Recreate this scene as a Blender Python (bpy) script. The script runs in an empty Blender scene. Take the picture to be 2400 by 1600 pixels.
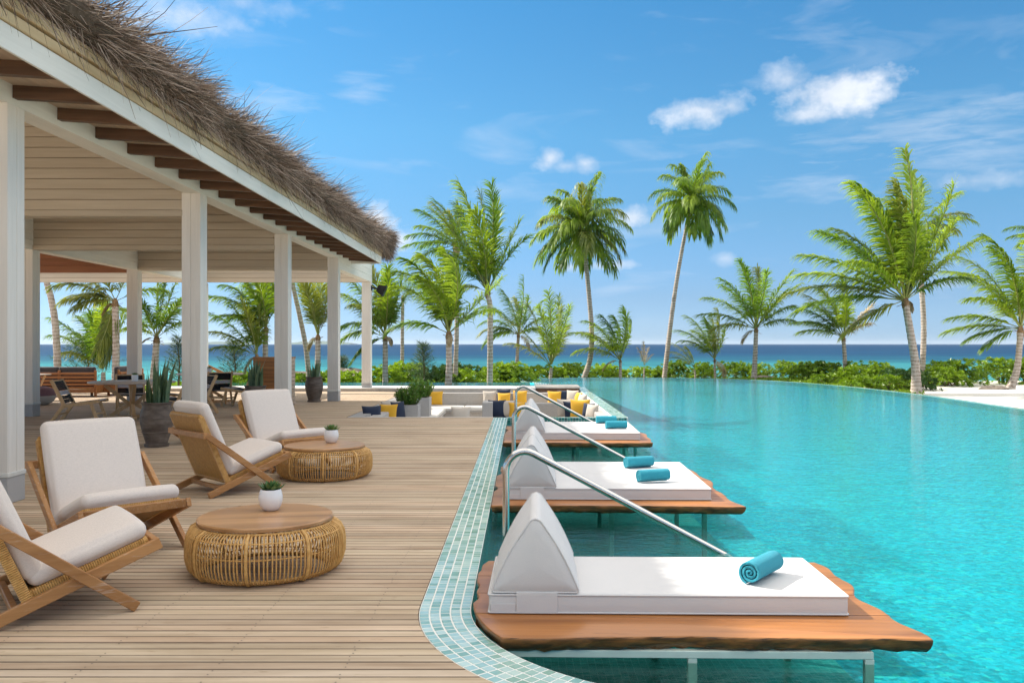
import bpy, math, random
from math import sin, cos, pi, radians, sqrt, atan2, exp
from mathutils import Vector, Matrix, Quaternion

random.seed(7)
S = bpy.context.scene
COL = S.collection

# ------------------------------------------------------------------ camera, light, exposure
H = 1.55                      # eye height above the deck
F = 2050.0                    # focal length in photograph pixels (2400 wide)
VX, VY = 1223.0, 806.0        # where the deck's long lines meet

cam_d = bpy.data.cameras.new('camera')
cam = bpy.data.objects.new('camera', cam_d)
COL.objects.link(cam)
S.camera = cam
cam.location = (0, 0, H)
cam.rotation_euler = (radians(90), 0, 0)
cam_d.sensor_width = 36.0
cam_d.lens = F / 2400.0 * 36.0
cam_d.shift_x = -(VX - 1200.0) / 2400.0
cam_d.shift_y = (VY - 800.0) / 2400.0
cam_d.clip_start = 0.05
cam_d.clip_end = 60000.0

SUN_ELEV, SUN_AZ = radians(40.5), radians(-66.0)     # azimuth: right of +Y is positive
w = bpy.data.worlds.new('World')
S.world = w
w.use_nodes = True

sun_d = bpy.data.lights.new('sun', 'SUN')
sun = bpy.data.objects.new('sun', sun_d)
COL.objects.link(sun)
sun_d.energy = 2.0
sun_d.angle = radians(0.55)
sun_d.color = (1.0, 0.95, 0.87)
to_sun = Vector((cos(SUN_ELEV) * sin(SUN_AZ), cos(SUN_ELEV) * cos(SUN_AZ), sin(SUN_ELEV)))
sun.rotation_euler = (-to_sun).to_track_quat('-Z', 'Y').to_euler()
sun.location = to_sun * 60

SKY_STRENGTH = 0.12
S.view_settings.view_transform = 'Standard'
S.view_settings.look = 'None'
S.view_settings.gamma = 1.0
S.view_settings.use_curve_mapping = False
S.view_settings.exposure = 1.9
S.render.engine = 'CYCLES'
S.cycles.use_denoising = True
S.cycles.max_bounces = 10
S.cycles.diffuse_bounces = 6
S.cycles.glossy_bounces = 4
S.cycles.transparent_max_bounces = 16
S.cycles.volume_bounces = 0
S.cycles.sample_clamp_indirect = 6.0
S.cycles.caustics_reflective = False
S.cycles.caustics_refractive = False


def px(x, Y):                  # photograph pixel -> metres at depth Y
    return (x - VX) * Y / F


def pz(y, Y):
    return H + (VY - y) * Y / F


# ------------------------------------------------------------------ node helper
class NT:
    def __init__(s, tree):
        s.t = tree
        s.n = tree.nodes
        s.l = tree.links

    def node(s, kind, inputs=None, **attrs):
        n = s.n.new(kind)
        for k, v in attrs.items():
            setattr(n, k, v)
        for k, v in (inputs or {}).items():
            if isinstance(v, bpy.types.NodeSocket):
                s.l.new(v, n.inputs[k])
            else:
                n.inputs[k].default_value = v
        return n

    def math(s, op, a, b=0.0, c=0.0, clamp=False):
        n = s.node('ShaderNodeMath', operation=op, use_clamp=clamp)
        for i, v in enumerate((a, b, c)):
            if isinstance(v, bpy.types.NodeSocket):
                s.l.new(v, n.inputs[i])
            else:
                n.inputs[i].default_value = v
        return n.outputs[0]

    def vmath(s, op, a, b=(0, 0, 0)):
        n = s.node('ShaderNodeVectorMath', operation=op)
        for i, v in enumerate((a, b)):
            if isinstance(v, bpy.types.NodeSocket):
                s.l.new(v, n.inputs[i])
            else:
                n.inputs[i].default_value = v
        return n.outputs['Value'] if op in ('LENGTH', 'DOT_PRODUCT') else n.outputs[0]

    def ramp(s, fac, stops, interp='LINEAR'):
        n = s.node('ShaderNodeValToRGB')
        n.color_ramp.interpolation = interp
        e = n.color_ramp.elements
        while len(e) < len(stops):
            e.new(0.5)
        for el, (p, c) in zip(e, stops):
            el.position = p
            el.color = c if len(c) == 4 else (*c, 1)
        s.l.new(fac, n.inputs[0])
        return n.outputs[0]

    def mix(s, fac, a, b, mode='MIX'):
        n = s.node('ShaderNodeMix', data_type='RGBA', blend_type=mode)
        for sock, v in ((n.inputs['Factor'], fac), (n.inputs[6], a), (n.inputs[7], b)):
            if isinstance(v, bpy.types.NodeSocket):
                s.l.new(v, sock)
            elif isinstance(v, tuple) and len(v) == 3:
                sock.default_value = (*v, 1)
            else:
                sock.default_value = v
        return n.outputs[2]

    def noise(s, vec, scale, detail=3.0, rough=0.5, dist=0.0):
        n = s.node('ShaderNodeTexNoise', {'Scale': scale, 'Detail': detail, 'Roughness': rough, 'Distortion': dist})
        if vec is not None:
            s.l.new(vec, n.inputs['Vector'])
        return n.outputs['Fac']

    def mapping(s, vec, scale=(1, 1, 1), loc=(0, 0, 0), rot=(0, 0, 0)):
        n = s.node('ShaderNodeMapping', {'Scale': scale, 'Location': loc, 'Rotation': rot})
        s.l.new(vec, n.inputs['Vector'])
        return n.outputs[0]

    def bump(s, height, strength=0.2, dist=0.01):
        n = s.node('ShaderNodeBump', {'Strength': strength, 'Distance': dist})
        s.l.new(height, n.inputs['Height'])
        return n.outputs[0]


def new_mat(name):
    m = bpy.data.materials.new(name)
    m.use_nodes = True
    t = NT(m.node_tree)
    return m, t, t.n['Principled BSDF']


def setp(t, p, **kw):
    names = dict(color='Base Color', rough='Roughness', metal='Metallic', spec='Specular IOR Level', normal='Normal',
                 coat='Coat Weight', coat_rough='Coat Roughness', sheen='Sheen Weight')
    for k, v in kw.items():
        sock = p.inputs[names[k]]
        if isinstance(v, bpy.types.NodeSocket):
            t.l.new(v, sock)
        elif isinstance(v, tuple) and len(v) == 3:
            sock.default_value = (*v, 1)
        else:
            sock.default_value = v


def rnd_coords(t, scale=9.0, world=False):
    tc = t.node('ShaderNodeTexCoord')
    oi = t.node('ShaderNodeObjectInfo')
    if world:
        g = t.node('ShaderNodeNewGeometry')
        return g.outputs['Position'], oi.outputs['Random']
    off = t.math('MULTIPLY', oi.outputs['Random'], 37.0)
    c = t.node('ShaderNodeCombineXYZ', {0: off, 1: off, 2: off})
    return t.vmath('ADD', tc.outputs['Object'], c.outputs[0]), oi.outputs['Random']


def wood(name, dark, light, axis=0, fine=60.0, rough=0.55, vary=0.25, bump=0.15, spec=0.35, whit=0.0, coat=0.0):
    m, t, p = new_mat(name)
    v, r = rnd_coords(t)
    sc = [fine * 0.35] * 3
    sc[axis] = fine * 0.018
    g = t.noise(t.mapping(v, tuple(sc)), 1.0, 5.0, 0.6, 0.4)
    sc2 = [5.0] * 3
    sc2[axis] = 0.6
    b = t.noise(t.mapping(v, tuple(sc2)), 1.0, 3.0, 0.5, 0.6)
    f = t.math('ADD', t.math('MULTIPLY', g, 0.55), t.math('MULTIPLY', b, 0.45))
    col = t.ramp(f, [(0.32, dark), (0.62, light)])
    k = t.math('ADD', t.math('MULTIPLY', r, vary), 1.0 - vary * 0.5)
    kk = t.node('ShaderNodeCombineXYZ', {0: k, 1: k, 2: k}).outputs[0]
    col = t.mix(1.0, col, kk, 'MULTIPLY')
    if whit:
        sc3 = [fine * 1.1] * 3
        sc3[axis] = fine * 0.09
        wv = t.noise(t.mapping(v, tuple(sc3)), 1.0, 4.0, 0.7)
        col = t.mix(t.math('MULTIPLY', t.ramp(wv, [(0.56, (0, 0, 0)), (0.66, (1, 1, 1))]), whit), col, (0.62, 0.55, 0.48))
    setp(t, p, color=col, rough=rough, spec=spec, normal=t.bump(f, bump, 0.004), coat=coat, coat_rough=0.18)
    return m


def plain(name, color, rough=0.6, spec=0.3, var=0.12, scale=6.0, bump=0.05, bscale=80.0, metal=0.0, vary=0.0):
    m, t, p = new_mat(name)
    v, r = rnd_coords(t)
    n = t.noise(v, scale, 4.0, 0.6)
    a = tuple(c * (1 - var) for c in color)
    b = tuple(min(1.0, c * (1 + var)) for c in color)
    col = t.ramp(n, [(0.3, a), (0.7, b)])
    if vary:
        k = t.math('ADD', t.math('MULTIPLY', r, vary), 1.0 - vary * 0.5)
        col = t.mix(1.0, col, t.node('ShaderNodeCombineXYZ', {0: k, 1: k, 2: k}).outputs[0], 'MULTIPLY')
    nn = t.noise(v, bscale, 3.0, 0.6)
    setp(t, p, color=col, rough=rough, spec=spec, metal=metal, normal=t.bump(nn, bump, 0.004))
    return m


def fabric(name, color, scale=420.0, bump=0.25, slub=0.1, sheen=0.15, wr=0.0):
    m, t, p = new_mat(name)
    v, r = rnd_coords(t)
    a = t.noise(t.mapping(v, (0.12, 1, 1)), scale, 2.0, 0.7)
    b = t.noise(t.mapping(v, (1, 0.12, 1)), scale, 2.0, 0.7)
    f = t.math('MULTIPLY', t.math('ADD', a, b), 0.5)
    big = t.noise(v, 7.0, 3.0)
    col = t.ramp(f, [(0.34, tuple(c * (1 - slub) for c in color)), (0.62, tuple(min(1, c * (1 + slub * 0.6)) for c in color))])
    h = t.math('ADD', f, t.math('MULTIPLY', big, wr))
    setp(t, p, color=col, rough=0.9, spec=0.15, sheen=sheen, normal=t.bump(h, bump, 0.006 if not wr else 0.02))
    return m


def leafmat(name, dark, light, trans=0.35, rough=0.42, scale=3.0, axis_grad=False):
    m, t, p = new_mat(name)
    v, r = rnd_coords(t)
    n = t.noise(v, scale, 3.0, 0.6)
    n2 = t.math('ADD', t.math('MULTIPLY', n, 0.75), t.math('MULTIPLY', r, 0.25))
    col = t.ramp(n2, [(0.28, dark), (0.68, light)])
    setp(t, p, color=col, rough=rough, spec=0.35)
    tr = t.node('ShaderNodeBsdfTranslucent')
    t.l.new(t.mix(1.0, col, (1.5, 1.45, 0.6), 'MULTIPLY'), tr.inputs['Color'])
    ms = t.node('ShaderNodeMixShader', {0: trans})
    t.l.new(p.outputs[0], ms.inputs[1])
    t.l.new(tr.outputs[0], ms.inputs[2])
    t.l.new(ms.outputs[0], t.n['Material Output'].inputs['Surface'])
    return m


# ------------------------------------------------------------------ sky with clouds
def build_sky():
    t = NT(w.node_tree)
    bg = t.n['Background']
    sky = t.node('ShaderNodeTexSky', sky_type='NISHITA', sun_disc=False, sun_elevation=SUN_ELEV, sun_rotation=SUN_AZ % (2 * pi),
                 air_density=1.0, dust_density=0.35, ozone_density=2.2, altitude=0)
    d = t.vmath('NORMALIZE', t.node('ShaderNodeTexCoord').outputs['Generated'])
    zz = t.node('ShaderNodeSeparateXYZ', {0: d}).outputs[2]
    el = t.math('DIVIDE', t.math('ARCSINE', t.math('MAXIMUM', zz, 0.0)), pi / 2)
    tint = t.ramp(el, [(0.0060, (0.150, 0.241, 0.450)), (0.0330, (0.141, 0.206, 0.334)), (0.0890, (0.147, 0.241, 0.309)), (0.1500, (0.148, 0.287, 0.340)),
                       (0.2400, (0.116, 0.290, 0.359)), (0.4000, (0.143, 0.312, 0.390))])
    base = t.mix(1.0, sky.outputs[0], tint, 'MULTIPLY')
    warp1 = t.noise(t.mapping(d, (1, 1, 1.5)), 13.0, 6.0, 0.58)
    warp2 = t.noise(t.mapping(d, (1, 1, 1.3), (3, 1, 2)), 48.0, 4.0, 0.6)
    wsum = t.math('ADD', t.math('MULTIPLY', t.math('SUBTRACT', warp1, 0.5), 2.6), t.math('MULTIPLY', t.math('SUBTRACT', warp2, 0.5), 1.1))
    # cumulus puffs: place (photograph pixels on the celestial dome), radii in pixels, opacity, softness
    puffs = [(1965, 220, 118, 64, 0.88, 0.55), (1850, 182, 62, 34, 0.6, 0.7), (1905, 270, 90, 26, 0.75, 0.6),
             (1650, 258, 98, 38, 0.78, 0.6), (1712, 250, 40, 26, 0.6, 0.7),
             (1288, 368, 44, 34, 0.75, 0.7), (1372, 384, 46, 30, 0.7, 0.7), (1330, 388, 80, 18, 0.5, 0.8),
             (1484, 512, 44, 30, 0.75, 0.6), (1440, 620, 60, 14, 0.6, 0.7), (1330, 626, 38, 13, 0.5, 0.7),
             (430, 40, 150, 50, 0.75, 1.0), (560, 10, 90, 30, 0.5, 1.0), (890, 510, 52, 46, 0.95, 0.6), (925, 560, 40, 30, 0.8, 0.7),
             (2280, 424, 120, 28, 0.6, 0.9), (2215, 658, 42, 16, 0.5, 0.7), (1700, 605, 26, 18, 0.4, 0.8),
             (1130, 690, 40, 40, 0.25, 1.0), (2330, 740, 50, 14, 0.3, 0.9)]
    tot = None
    for (x, y, rx, ry, op, soft) in puffs:
        c = Vector(((x - VX) / F, 1.0, (VY - y) / F)).normalized()
        df = t.vmath('SUBTRACT', d, tuple(c))
        sc = t.vmath('MULTIPLY', df, (F / rx, 3.0, F / ry))
        ln = t.vmath('LENGTH', sc)
        q = t.math('SUBTRACT', t.math('ADD', 1.0, wsum), ln)
        q = t.math('MULTIPLY', t.math('DIVIDE', q, soft * 1.5, clamp=True), op)
        q = t.math('SMOOTH_MIN', q, op, 0.1)
        tot = q if tot is None else t.math('MAXIMUM', tot, q)
    # thin cirrus: stretched noise
    ci = t.noise(t.mapping(d, (2.2, 2.2, 9.0), (0.3, 0.1, 0.7), (0, radians(14), 0)), 2.6, 7.0, 0.55, 0.7)
    ci = t.ramp(ci, [(0.53, (0, 0, 0)), (0.8, (0.6, 0.6, 0.6))])
    streaks = [(2230, 300, 260, 60, 0.42), (1900, 440, 130, 34, 0.32), (850, 215, 70, 40, 0.3), (640, 240, 110, 36, 0.3),
               (1180, 450, 130, 26, 0.18), (2300, 370, 200, 40, 0.3)]
    wst = t.math('MULTIPLY', t.math('SUBTRACT', t.noise(t.mapping(d, (2.0, 2.0, 11.0), (0, 0, 0), (0, radians(16), 0)), 9.0, 6.0, 0.6, 0.4), 0.5), 3.2)
    for (x, y, rx, ry, op) in streaks:
        c = Vector(((x - VX) / F, 1.0, (VY - y) / F)).normalized()
        sc = t.vmath('MULTIPLY', t.vmath('SUBTRACT', d, tuple(c)), (F / rx, 3.0, F / ry))
        q = t.math('SUBTRACT', t.math('ADD', 1.0, wst), t.vmath('LENGTH', sc))
        q = t.math('MULTIPLY', t.math('DIVIDE', q, 1.5, clamp=True), op)
        tot = t.math('MAXIMUM', tot, q)
    tot = t.math('MAXIMUM', tot, t.math('MULTIPLY', ci, 0.5))
    # cloud deck above the view, added and brightened to fill the shade
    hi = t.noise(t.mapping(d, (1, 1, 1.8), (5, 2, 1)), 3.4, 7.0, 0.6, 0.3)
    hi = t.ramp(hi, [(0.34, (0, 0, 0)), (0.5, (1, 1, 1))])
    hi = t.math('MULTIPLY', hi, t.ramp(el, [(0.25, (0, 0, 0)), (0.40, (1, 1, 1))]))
    tot = t.math('MULTIPLY', tot, t.math('MULTIPLY', zz, 18.0, clamp=True))
    shade = t.ramp(warp1, [(0.3, (1.55, 1.75, 2.02)), (0.62, (2.35, 2.42, 2.55))])
    shade = t.mix(1.0, shade, (CLOUD, CLOUD, CLOUD), 'MULTIPLY')
    col = t.mix(tot, base, shade)
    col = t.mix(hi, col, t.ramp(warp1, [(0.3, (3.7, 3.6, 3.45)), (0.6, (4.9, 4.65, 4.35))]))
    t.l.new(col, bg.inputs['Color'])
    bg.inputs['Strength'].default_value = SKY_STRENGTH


CLOUD = 1.0
build_sky()


# ------------------------------------------------------------------ mesh helpers
class MB:
    def __init__(s):
        s.v = []
        s.f = []

    def add(s, verts, faces, M=None):
        b = len(s.v)
        if M is not None:
            verts = [M @ Vector(q) for q in verts]
        s.v.extend(tuple(q) for q in verts)
        s.f.extend(tuple(i + b for i in fc) for fc in faces)
        return s

    def box(s, x0, x1, y0, y1, z0, z1, c=0.0, M=None):
        """box, with its upright and long edges chamfered by c"""
        if x0 > x1: x0, x1 = x1, x0
        if y0 > y1: y0, y1 = y1, y0
        if z0 > z1: z0, z1 = z1, z0
        if c <= 0:
            v = [(x, y, z) for z in (z0, z1) for y in (y0, y1) for x in (x0, x1)]
            f = [(0, 2, 3, 1), (4, 5, 7, 6), (0, 1, 5, 4), (2, 6, 7, 3), (0, 4, 6, 2), (1, 3, 7, 5)]
            return s.add(v, f, M)
        v, idx = [], {}
        for i in (0, 1):
            for j in (0, 1):
                for k in (0, 1):
                    X, Y, Z = (x0, x1)[i], (y0, y1)[j], (z0, z1)[k]
                    sx, sy, sz = (c, -c)[i], (c, -c)[j], (c, -c)[k]
                    idx[i, j, k] = len(v)
                    v += [(X, Y + sy, Z + sz), (X + sx, Y, Z + sz), (X + sx, Y + sy, Z)]
        f = []
        def q(a, b, cc, d): f.append((a, b, cc, d))
        I = idx
        q(I[0, 0, 0], I[0, 0, 1], I[0, 1, 1], I[0, 1, 0])
        q(I[1, 0, 0], I[1, 1, 0], I[1, 1, 1], I[1, 0, 1])
        q(I[0, 0, 0] + 1, I[1, 0, 0] + 1, I[1, 0, 1] + 1, I[0, 0, 1] + 1)
        q(I[0, 1, 0] + 1, I[0, 1, 1] + 1, I[1, 1, 1] + 1, I[1, 1, 0] + 1)
        q(I[0, 0, 0] + 2, I[0, 1, 0] + 2, I[1, 1, 0] + 2, I[1, 0, 0] + 2)
        q(I[0, 0, 1] + 2, I[1, 0, 1] + 2, I[1, 1, 1] + 2, I[0, 1, 1] + 2)
        for i in (0, 1):
            for j in (0, 1):
                a, b = I[i, j, 0], I[i, j, 1]
                q(a, a + 1, b + 1, b) if (i ^ j) == 0 else q(a + 1, a, b, b + 1)
            for k in (0, 1):
                a, b = I[i, 0, k], I[i, 1, k]
                q(a, b, b + 2, a + 2) if (i ^ k) == 0 else q(a + 2, b + 2, b, a)
        for j in (0, 1):
            for k in (0, 1):
                a, b = I[0, j, k], I[1, j, k]
                q(a + 1, a + 2, b + 2, b + 1) if (j ^ k) == 0 else q(b + 1, b + 2, a + 2, a + 1)
        for (i, j, k), a in I.items():
            f.append((a, a + 2, a + 1) if (i + j + k) % 2 == 0 else (a, a + 1, a + 2))
        return s.add(v, f, M)

    def bar(s, p0, p1, wd, ht, up=(0, 0, 1), c=0.004, ext=0.0):
        """squared bar from p0 to p1"""
        p0, p1 = Vector(p0), Vector(p1)
        d = (p1 - p0)
        L = d.length
        x = d / L
        y = Vector(up).cross(x)
        if y.length < 1e-4:
            y = Vector((0, 1, 0)).cross(x)
        y.normalize()
        z = x.cross(y)
        M = Matrix((x, y, z)).transposed().to_4x4()
        M.translation = p0
        return s.box(-ext, L + ext, -wd / 2, wd / 2, -ht / 2, ht / 2, c, M)

    def tube(s, path, r, n=8, cap=True, flat=1.0):
        P = [Vector(q) for q in path]
        R = r if isinstance(r, (list, tuple)) else [r] * len(P)
        b = len(s.v)
        T0 = (P[1] - P[0]).normalized()
        u = T0.orthogonal().normalized()
        for i, p in enumerate(P):
            T = (P[min(i + 1, len(P) - 1)] - P[max(i - 1, 0)]).normalized()
            u = (u - T * u.dot(T))
            u = u.normalized() if u.length > 1e-6 else T.orthogonal().normalized()
            vv = T.cross(u)
            for k in range(n):
                a = 2 * pi * k / n
                s.v.append(tuple(p + u * (R[i] * cos(a)) + vv * (R[i] * flat * sin(a))))
        for i in range(len(P) - 1):
            for k in range(n):
                k2 = (k + 1) % n
                s.f.append((b + i * n + k, b + i * n + k2, b + (i + 1) * n + k2, b + (i + 1) * n + k))
        if cap:
            s.f.append(tuple(b + k for k in reversed(range(n))))
            e = b + (len(P) - 1) * n
            s.f.append(tuple(e + k for k in range(n)))
        return s

    def ring(s, c, R, r, n=48, m=6, z=0.0):
        b = len(s.v)
        for i in range(n):
            a = 2 * pi * i / n
            for k in range(m):
                q = 2 * pi * k / m
                rr = R + r * cos(q)
                s.v.append((c[0] + rr * cos(a), c[1] + rr * sin(a), c[2] + z + r * sin(q)))
        for i in range(n):
            for k in range(m):
                i2, k2 = (i + 1) % n, (k + 1) % m
                s.f.append((b + i * m + k, b + i2 * m + k, b + i2 * m + k2, b + i * m + k2))
        return s

    def lathe(s, prof, n=32, c=(0, 0, 0)):
        """profile of (r, z) turned about the upright axis through c; r = 0 closes it"""
        b = len(s.v)
        rows = []
        for (r, z) in prof:
            if r <= 1e-6:
                rows.append([len(s.v)])
                s.v.append((c[0], c[1], c[2] + z))
            else:
                rows.append([len(s.v) + k for k in range(n)])
                for k in range(n):
                    a = 2 * pi * k / n
                    s.v.append((c[0] + r * cos(a), c[1] + r * sin(a), c[2] + z))
        for A, B in zip(rows, rows[1:]):
            for k in range(n):
                k2 = (k + 1) % n
                if len(A) == 1 and len(B) == 1:
                    continue
                if len(A) == 1:
                    s.f.append((A[0], B[k2], B[k]))
                elif len(B) == 1:
                    s.f.append((A[k], A[k2], B[0]))
                else:
                    s.f.append((A[k], A[k2], B[k2], B[k]))
        return s

    def prism(s, poly, z0, z1, c=0.0):
        """upright prism over an anticlockwise outline, its top edge chamfered by c"""
        n = len(poly)
        b = len(s.v)
        s.v += [(x, y, z0) for x, y in poly]
        if c > 0:
            s.v += [(x, y, z1 - c) for x, y in poly]
            ins = []
            for i in range(n):
                p0, p1, p2 = Vector(poly[i - 1]), Vector(poly[i]), Vector(poly[(i + 1) % n])
                e1, e2 = (p1 - p0).normalized(), (p2 - p1).normalized()
                nn = Vector((-e1.y - e2.y, e1.x + e2.x))
                nn = nn.normalized() if nn.length > 1e-6 else Vector((-e1.y, e1.x))
                ins.append(p1 + nn * c)
            s.v += [(q.x, q.y, z1) for q in ins]
            rows = [b, b + n, b + 2 * n]
        else:
            s.v += [(x, y, z1) for x, y in poly]
            rows = [b, b + n]
        for a, d in zip(rows, rows[1:]):
            for i in range(n):
                j = (i + 1) % n
                s.f.append((a + i, a + j, d + j, d + i))
        s.f.append(tuple(b + i for i in reversed(range(n))))
        s.f.append(tuple(rows[-1] + i for i in range(n)))
        return s

    def rbox(s, hx, hy, hz, r, M=None, nx=8, ny=8, puff=0.0, sag=0.0, k=3):
        """soft box: half sizes, corner radius, puffed faces"""
        def axis(h, m, rr):
            a = [-h + rr * i / k for i in range(k)]
            a += [-h + rr + (2 * h - 2 * rr) * i / m for i in range(m + 1)]
            a += [h - rr + rr * (i + 1) / k for i in range(k)]
            return a
        X, Y, Z = axis(hx, nx, min(r, hx)), axis(hy, ny, min(r, hy)), axis(hz, 1, min(r, hz * 0.999))
        vid = {}
        V, Fc = [], []
        def vert(i, j, q):
            key = (i, j, q)
            if key in vid:
                return vid[key]
            p = Vector((X[i], Y[j], Z[q]))
            inn = Vector((max(-hx + r, min(hx - r, p.x)), max(-hy + r, min(hy - r, p.y)), max(-hz + min(r, hz * .999), min(hz - min(r, hz * .999), p.z))))
            dd = p - inn
            if dd.length > 1e-9:
                mx = max(abs(dd.x), abs(dd.y), abs(dd.z))
                p = inn + dd.normalized() * mx
            fx, fy = 1 - (X[i] / hx) ** 2, 1 - (Y[j] / hy) ** 2
            fz = Z[q] / hz
            p.z += fz * puff * sqrt(max(fx, 0) * max(fy, 0)) - sag * max(fx, 0) * max(fy, 0)
            p.x += (X[i] / hx) ** 3 * puff * 0.5 * fy * (1 - fz * fz)
            p.y += (Y[j] / hy) ** 3 * puff * 0.5 * fx * (1 - fz * fz)
            vid[key] = len(V)
            V.append(p)
            return vid[key]
        nX, nY, nZ = len(X), len(Y), len(Z)
        for i in range(nX - 1):
            for j in range(nY - 1):
                Fc.append((vert(i, j, 0), vert(i, j + 1, 0), vert(i + 1, j + 1, 0), vert(i + 1, j, 0)))
                Fc.append((vert(i, j, nZ - 1), vert(i + 1, j, nZ - 1), vert(i + 1, j + 1, nZ - 1), vert(i, j + 1, nZ - 1)))
        for q in range(nZ - 1):
            for i in range(nX - 1):
                Fc.append((vert(i, 0, q), vert(i + 1, 0, q), vert(i + 1, 0, q + 1), vert(i, 0, q + 1)))
                Fc.append((vert(i, nY - 1, q), vert(i, nY - 1, q + 1), vert(i + 1, nY - 1, q + 1), vert(i + 1, nY - 1, q)))
            for j in range(nY - 1):
                Fc.append((vert(0, j, q), vert(0, j, q + 1), vert(0, j + 1, q + 1), vert(0, j + 1, q)))
                Fc.append((vert(nX - 1, j, q), vert(nX - 1, j + 1, q), vert(nX - 1, j + 1, q + 1), vert(nX - 1, j, q + 1)))
        return s.add(V, Fc, M)

    def build(s, name, mat, parent=None, kind=None, smooth=None, origin=None, loc=None):
        me = bpy.data.meshes.new(name)
        vs = s.v
        if origin is not None:
            ox, oy, oz = origin
            vs = [(a - ox, b - oy, c - oz) for a, b, c in vs]
        me.from_pydata(vs, [], s.f)
        me.materials.append(mat)
        if smooth is not None:
            me.polygons.foreach_set('use_smooth', [True] * len(me.polygons))
            if smooth < 180:
                me.set_sharp_from_angle(angle=radians(smooth))
        me.update()
        o = bpy.data.objects.new(name, me)
        COL.objects.link(o)
        if origin is not None:
            o.location = origin
        if loc is not None:
            o.location = loc
        if parent is not None:
            o.parent = parent
        if kind:
            o['kind'] = kind
        return o


def thing(name, label, cat, loc=(0, 0, 0), rz=0.0, group=None):
    o = bpy.data.objects.new(name, None)
    COL.objects.link(o)
    o.empty_display_size = 0.2
    o.location = loc
    o.rotation_euler = (0, 0, rz)
    return tag(o, label, cat, group)


def tag(o, label, cat, group=None):
    o['label'] = label
    o['category'] = cat
    if group:
        o['group'] = group
    return o


def struct(o, label=None):
    o['kind'] = 'structure'
    if label:
        o['label'] = label
    return o


def copy_tree(o, parent=None):
    c = o.copy()
    COL.objects.link(c)
    if parent is not None:
        c.parent = parent
    for ch in list(o.children):
        copy_tree(ch, c)
    return c


U = random.uniform
# ------------------------------------------------------------------ materials
M_board = wood('deck_timber', (0.395, 0.29, 0.195), (0.60, 0.475, 0.35), 0, 55, 0.75, 0.32, 0.2, 0.15)


def weather_deck(m):
    t = NT(m.node_tree)
    p = t.n['Principled BSDF']
    src = p.inputs['Base Color'].links[0].from_socket
    pos = t.node('ShaderNodeNewGeometry').outputs['Position']
    r = t.node('ShaderNodeObjectInfo').outputs['Random']
    r2 = t.math('FRACT', t.math('MULTIPLY', r, 17.3))
    hue = t.ramp(r2, [(0.0, (1.02, 0.97, 0.94)), (0.4, (1.0, 1.0, 0.99)), (0.75, (0.98, 1.0, 0.96)), (1.0, (0.93, 0.95, 0.98))])
    st = t.noise(t.mapping(pos, (0.8, 1.4, 1)), 1.1, 5.0, 0.62, 0.5)
    sp = t.noise(t.mapping(pos, (3, 9, 1)), 2.0, 3.0, 0.6)
    stain = t.ramp(st, [(0.32, (0.84, 0.82, 0.80)), (0.55, (1.0, 1.0, 1.0))])
    spot = t.ramp(sp, [(0.27, (0.80, 0.76, 0.72)), (0.36, (1, 1, 1))])
    col = t.mix(1.0, t.mix(1.0, t.mix(1.0, src, hue, 'MULTIPLY'), stain, 'MULTIPLY'), spot, 'MULTIPLY')
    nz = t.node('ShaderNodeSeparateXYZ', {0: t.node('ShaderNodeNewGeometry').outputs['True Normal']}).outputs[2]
    side_dark = t.math('MULTIPLY', t.math('SUBTRACT', 0.93, nz), 6.0, clamp=True)      # board sides and eased edges toned darker
    col = t.mix(t.math('MULTIPLY', side_dark, 0.62), col, (0.085, 0.058, 0.038))
    t.l.new(col, p.inputs['Base Color'])


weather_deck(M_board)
M_gap = plain('deck_gap_shade', (0.05, 0.035, 0.025), 0.9, 0.1)  # dark tone for the sheet that paints shade below the deck
M_screw = plain('screw_steel', (0.06, 0.05, 0.045), 0.5, 0.4, 0.05)
M_white = wood('painted_board', (0.70, 0.655, 0.585), (0.79, 0.745, 0.675), 2, 70, 0.55, 0.05, 0.06, 0.3)
M_whiteY = wood('painted_fascia', (0.68, 0.66, 0.59), (0.79, 0.765, 0.695), 1, 45, 0.6, 0.06, 0.06, 0.3)
M_plank = wood('greige_planking', (0.46, 0.385, 0.295), (0.54, 0.465, 0.365), 0, 45, 0.6, 0.1, 0.08, 0.25)
M_ceil = wood('pale_bounce_boarding', (0.62, 0.56, 0.48), (0.70, 0.64, 0.55), 1, 45, 0.6, 0.05, 0.05)
M_rafter = wood('brown_rafter', (0.06, 0.032, 0.018), (0.17, 0.09, 0.05), 0, 45, 0.6, 0.3, 0.15, 0.3)
M_soffit = wood('soffit_timber', (0.42, 0.31, 0.22), (0.55, 0.43, 0.32), 1, 45, 0.6, 0.15, 0.1)
M_redwood = wood('red_stained_ceiling', (0.20, 0.075, 0.03), (0.30, 0.12, 0.05), 0, 45, 0.5, 0.2, 0.1)
M_bamboo = wood('yellow_eave_batten', (0.44, 0.30, 0.15), (0.60, 0.455, 0.26), 1, 45, 0.55, 0.15, 0.12)
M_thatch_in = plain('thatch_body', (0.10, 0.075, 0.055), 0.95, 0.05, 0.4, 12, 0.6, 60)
M_granite = plain('granite_plinth', (0.42, 0.41, 0.40), 0.55, 0.35, 0.28, 160, 0.06, 200)
M_trim = plain('painted_trim', (0.66, 0.655, 0.61), 0.5, 0.35, 0.04)
M_daywood = wood('daybed_hardwood', (0.25, 0.088, 0.022), (0.49, 0.20, 0.055), 0, 30, 0.36, 0.2, 0.08, 0.4, coat=0.1)


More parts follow.
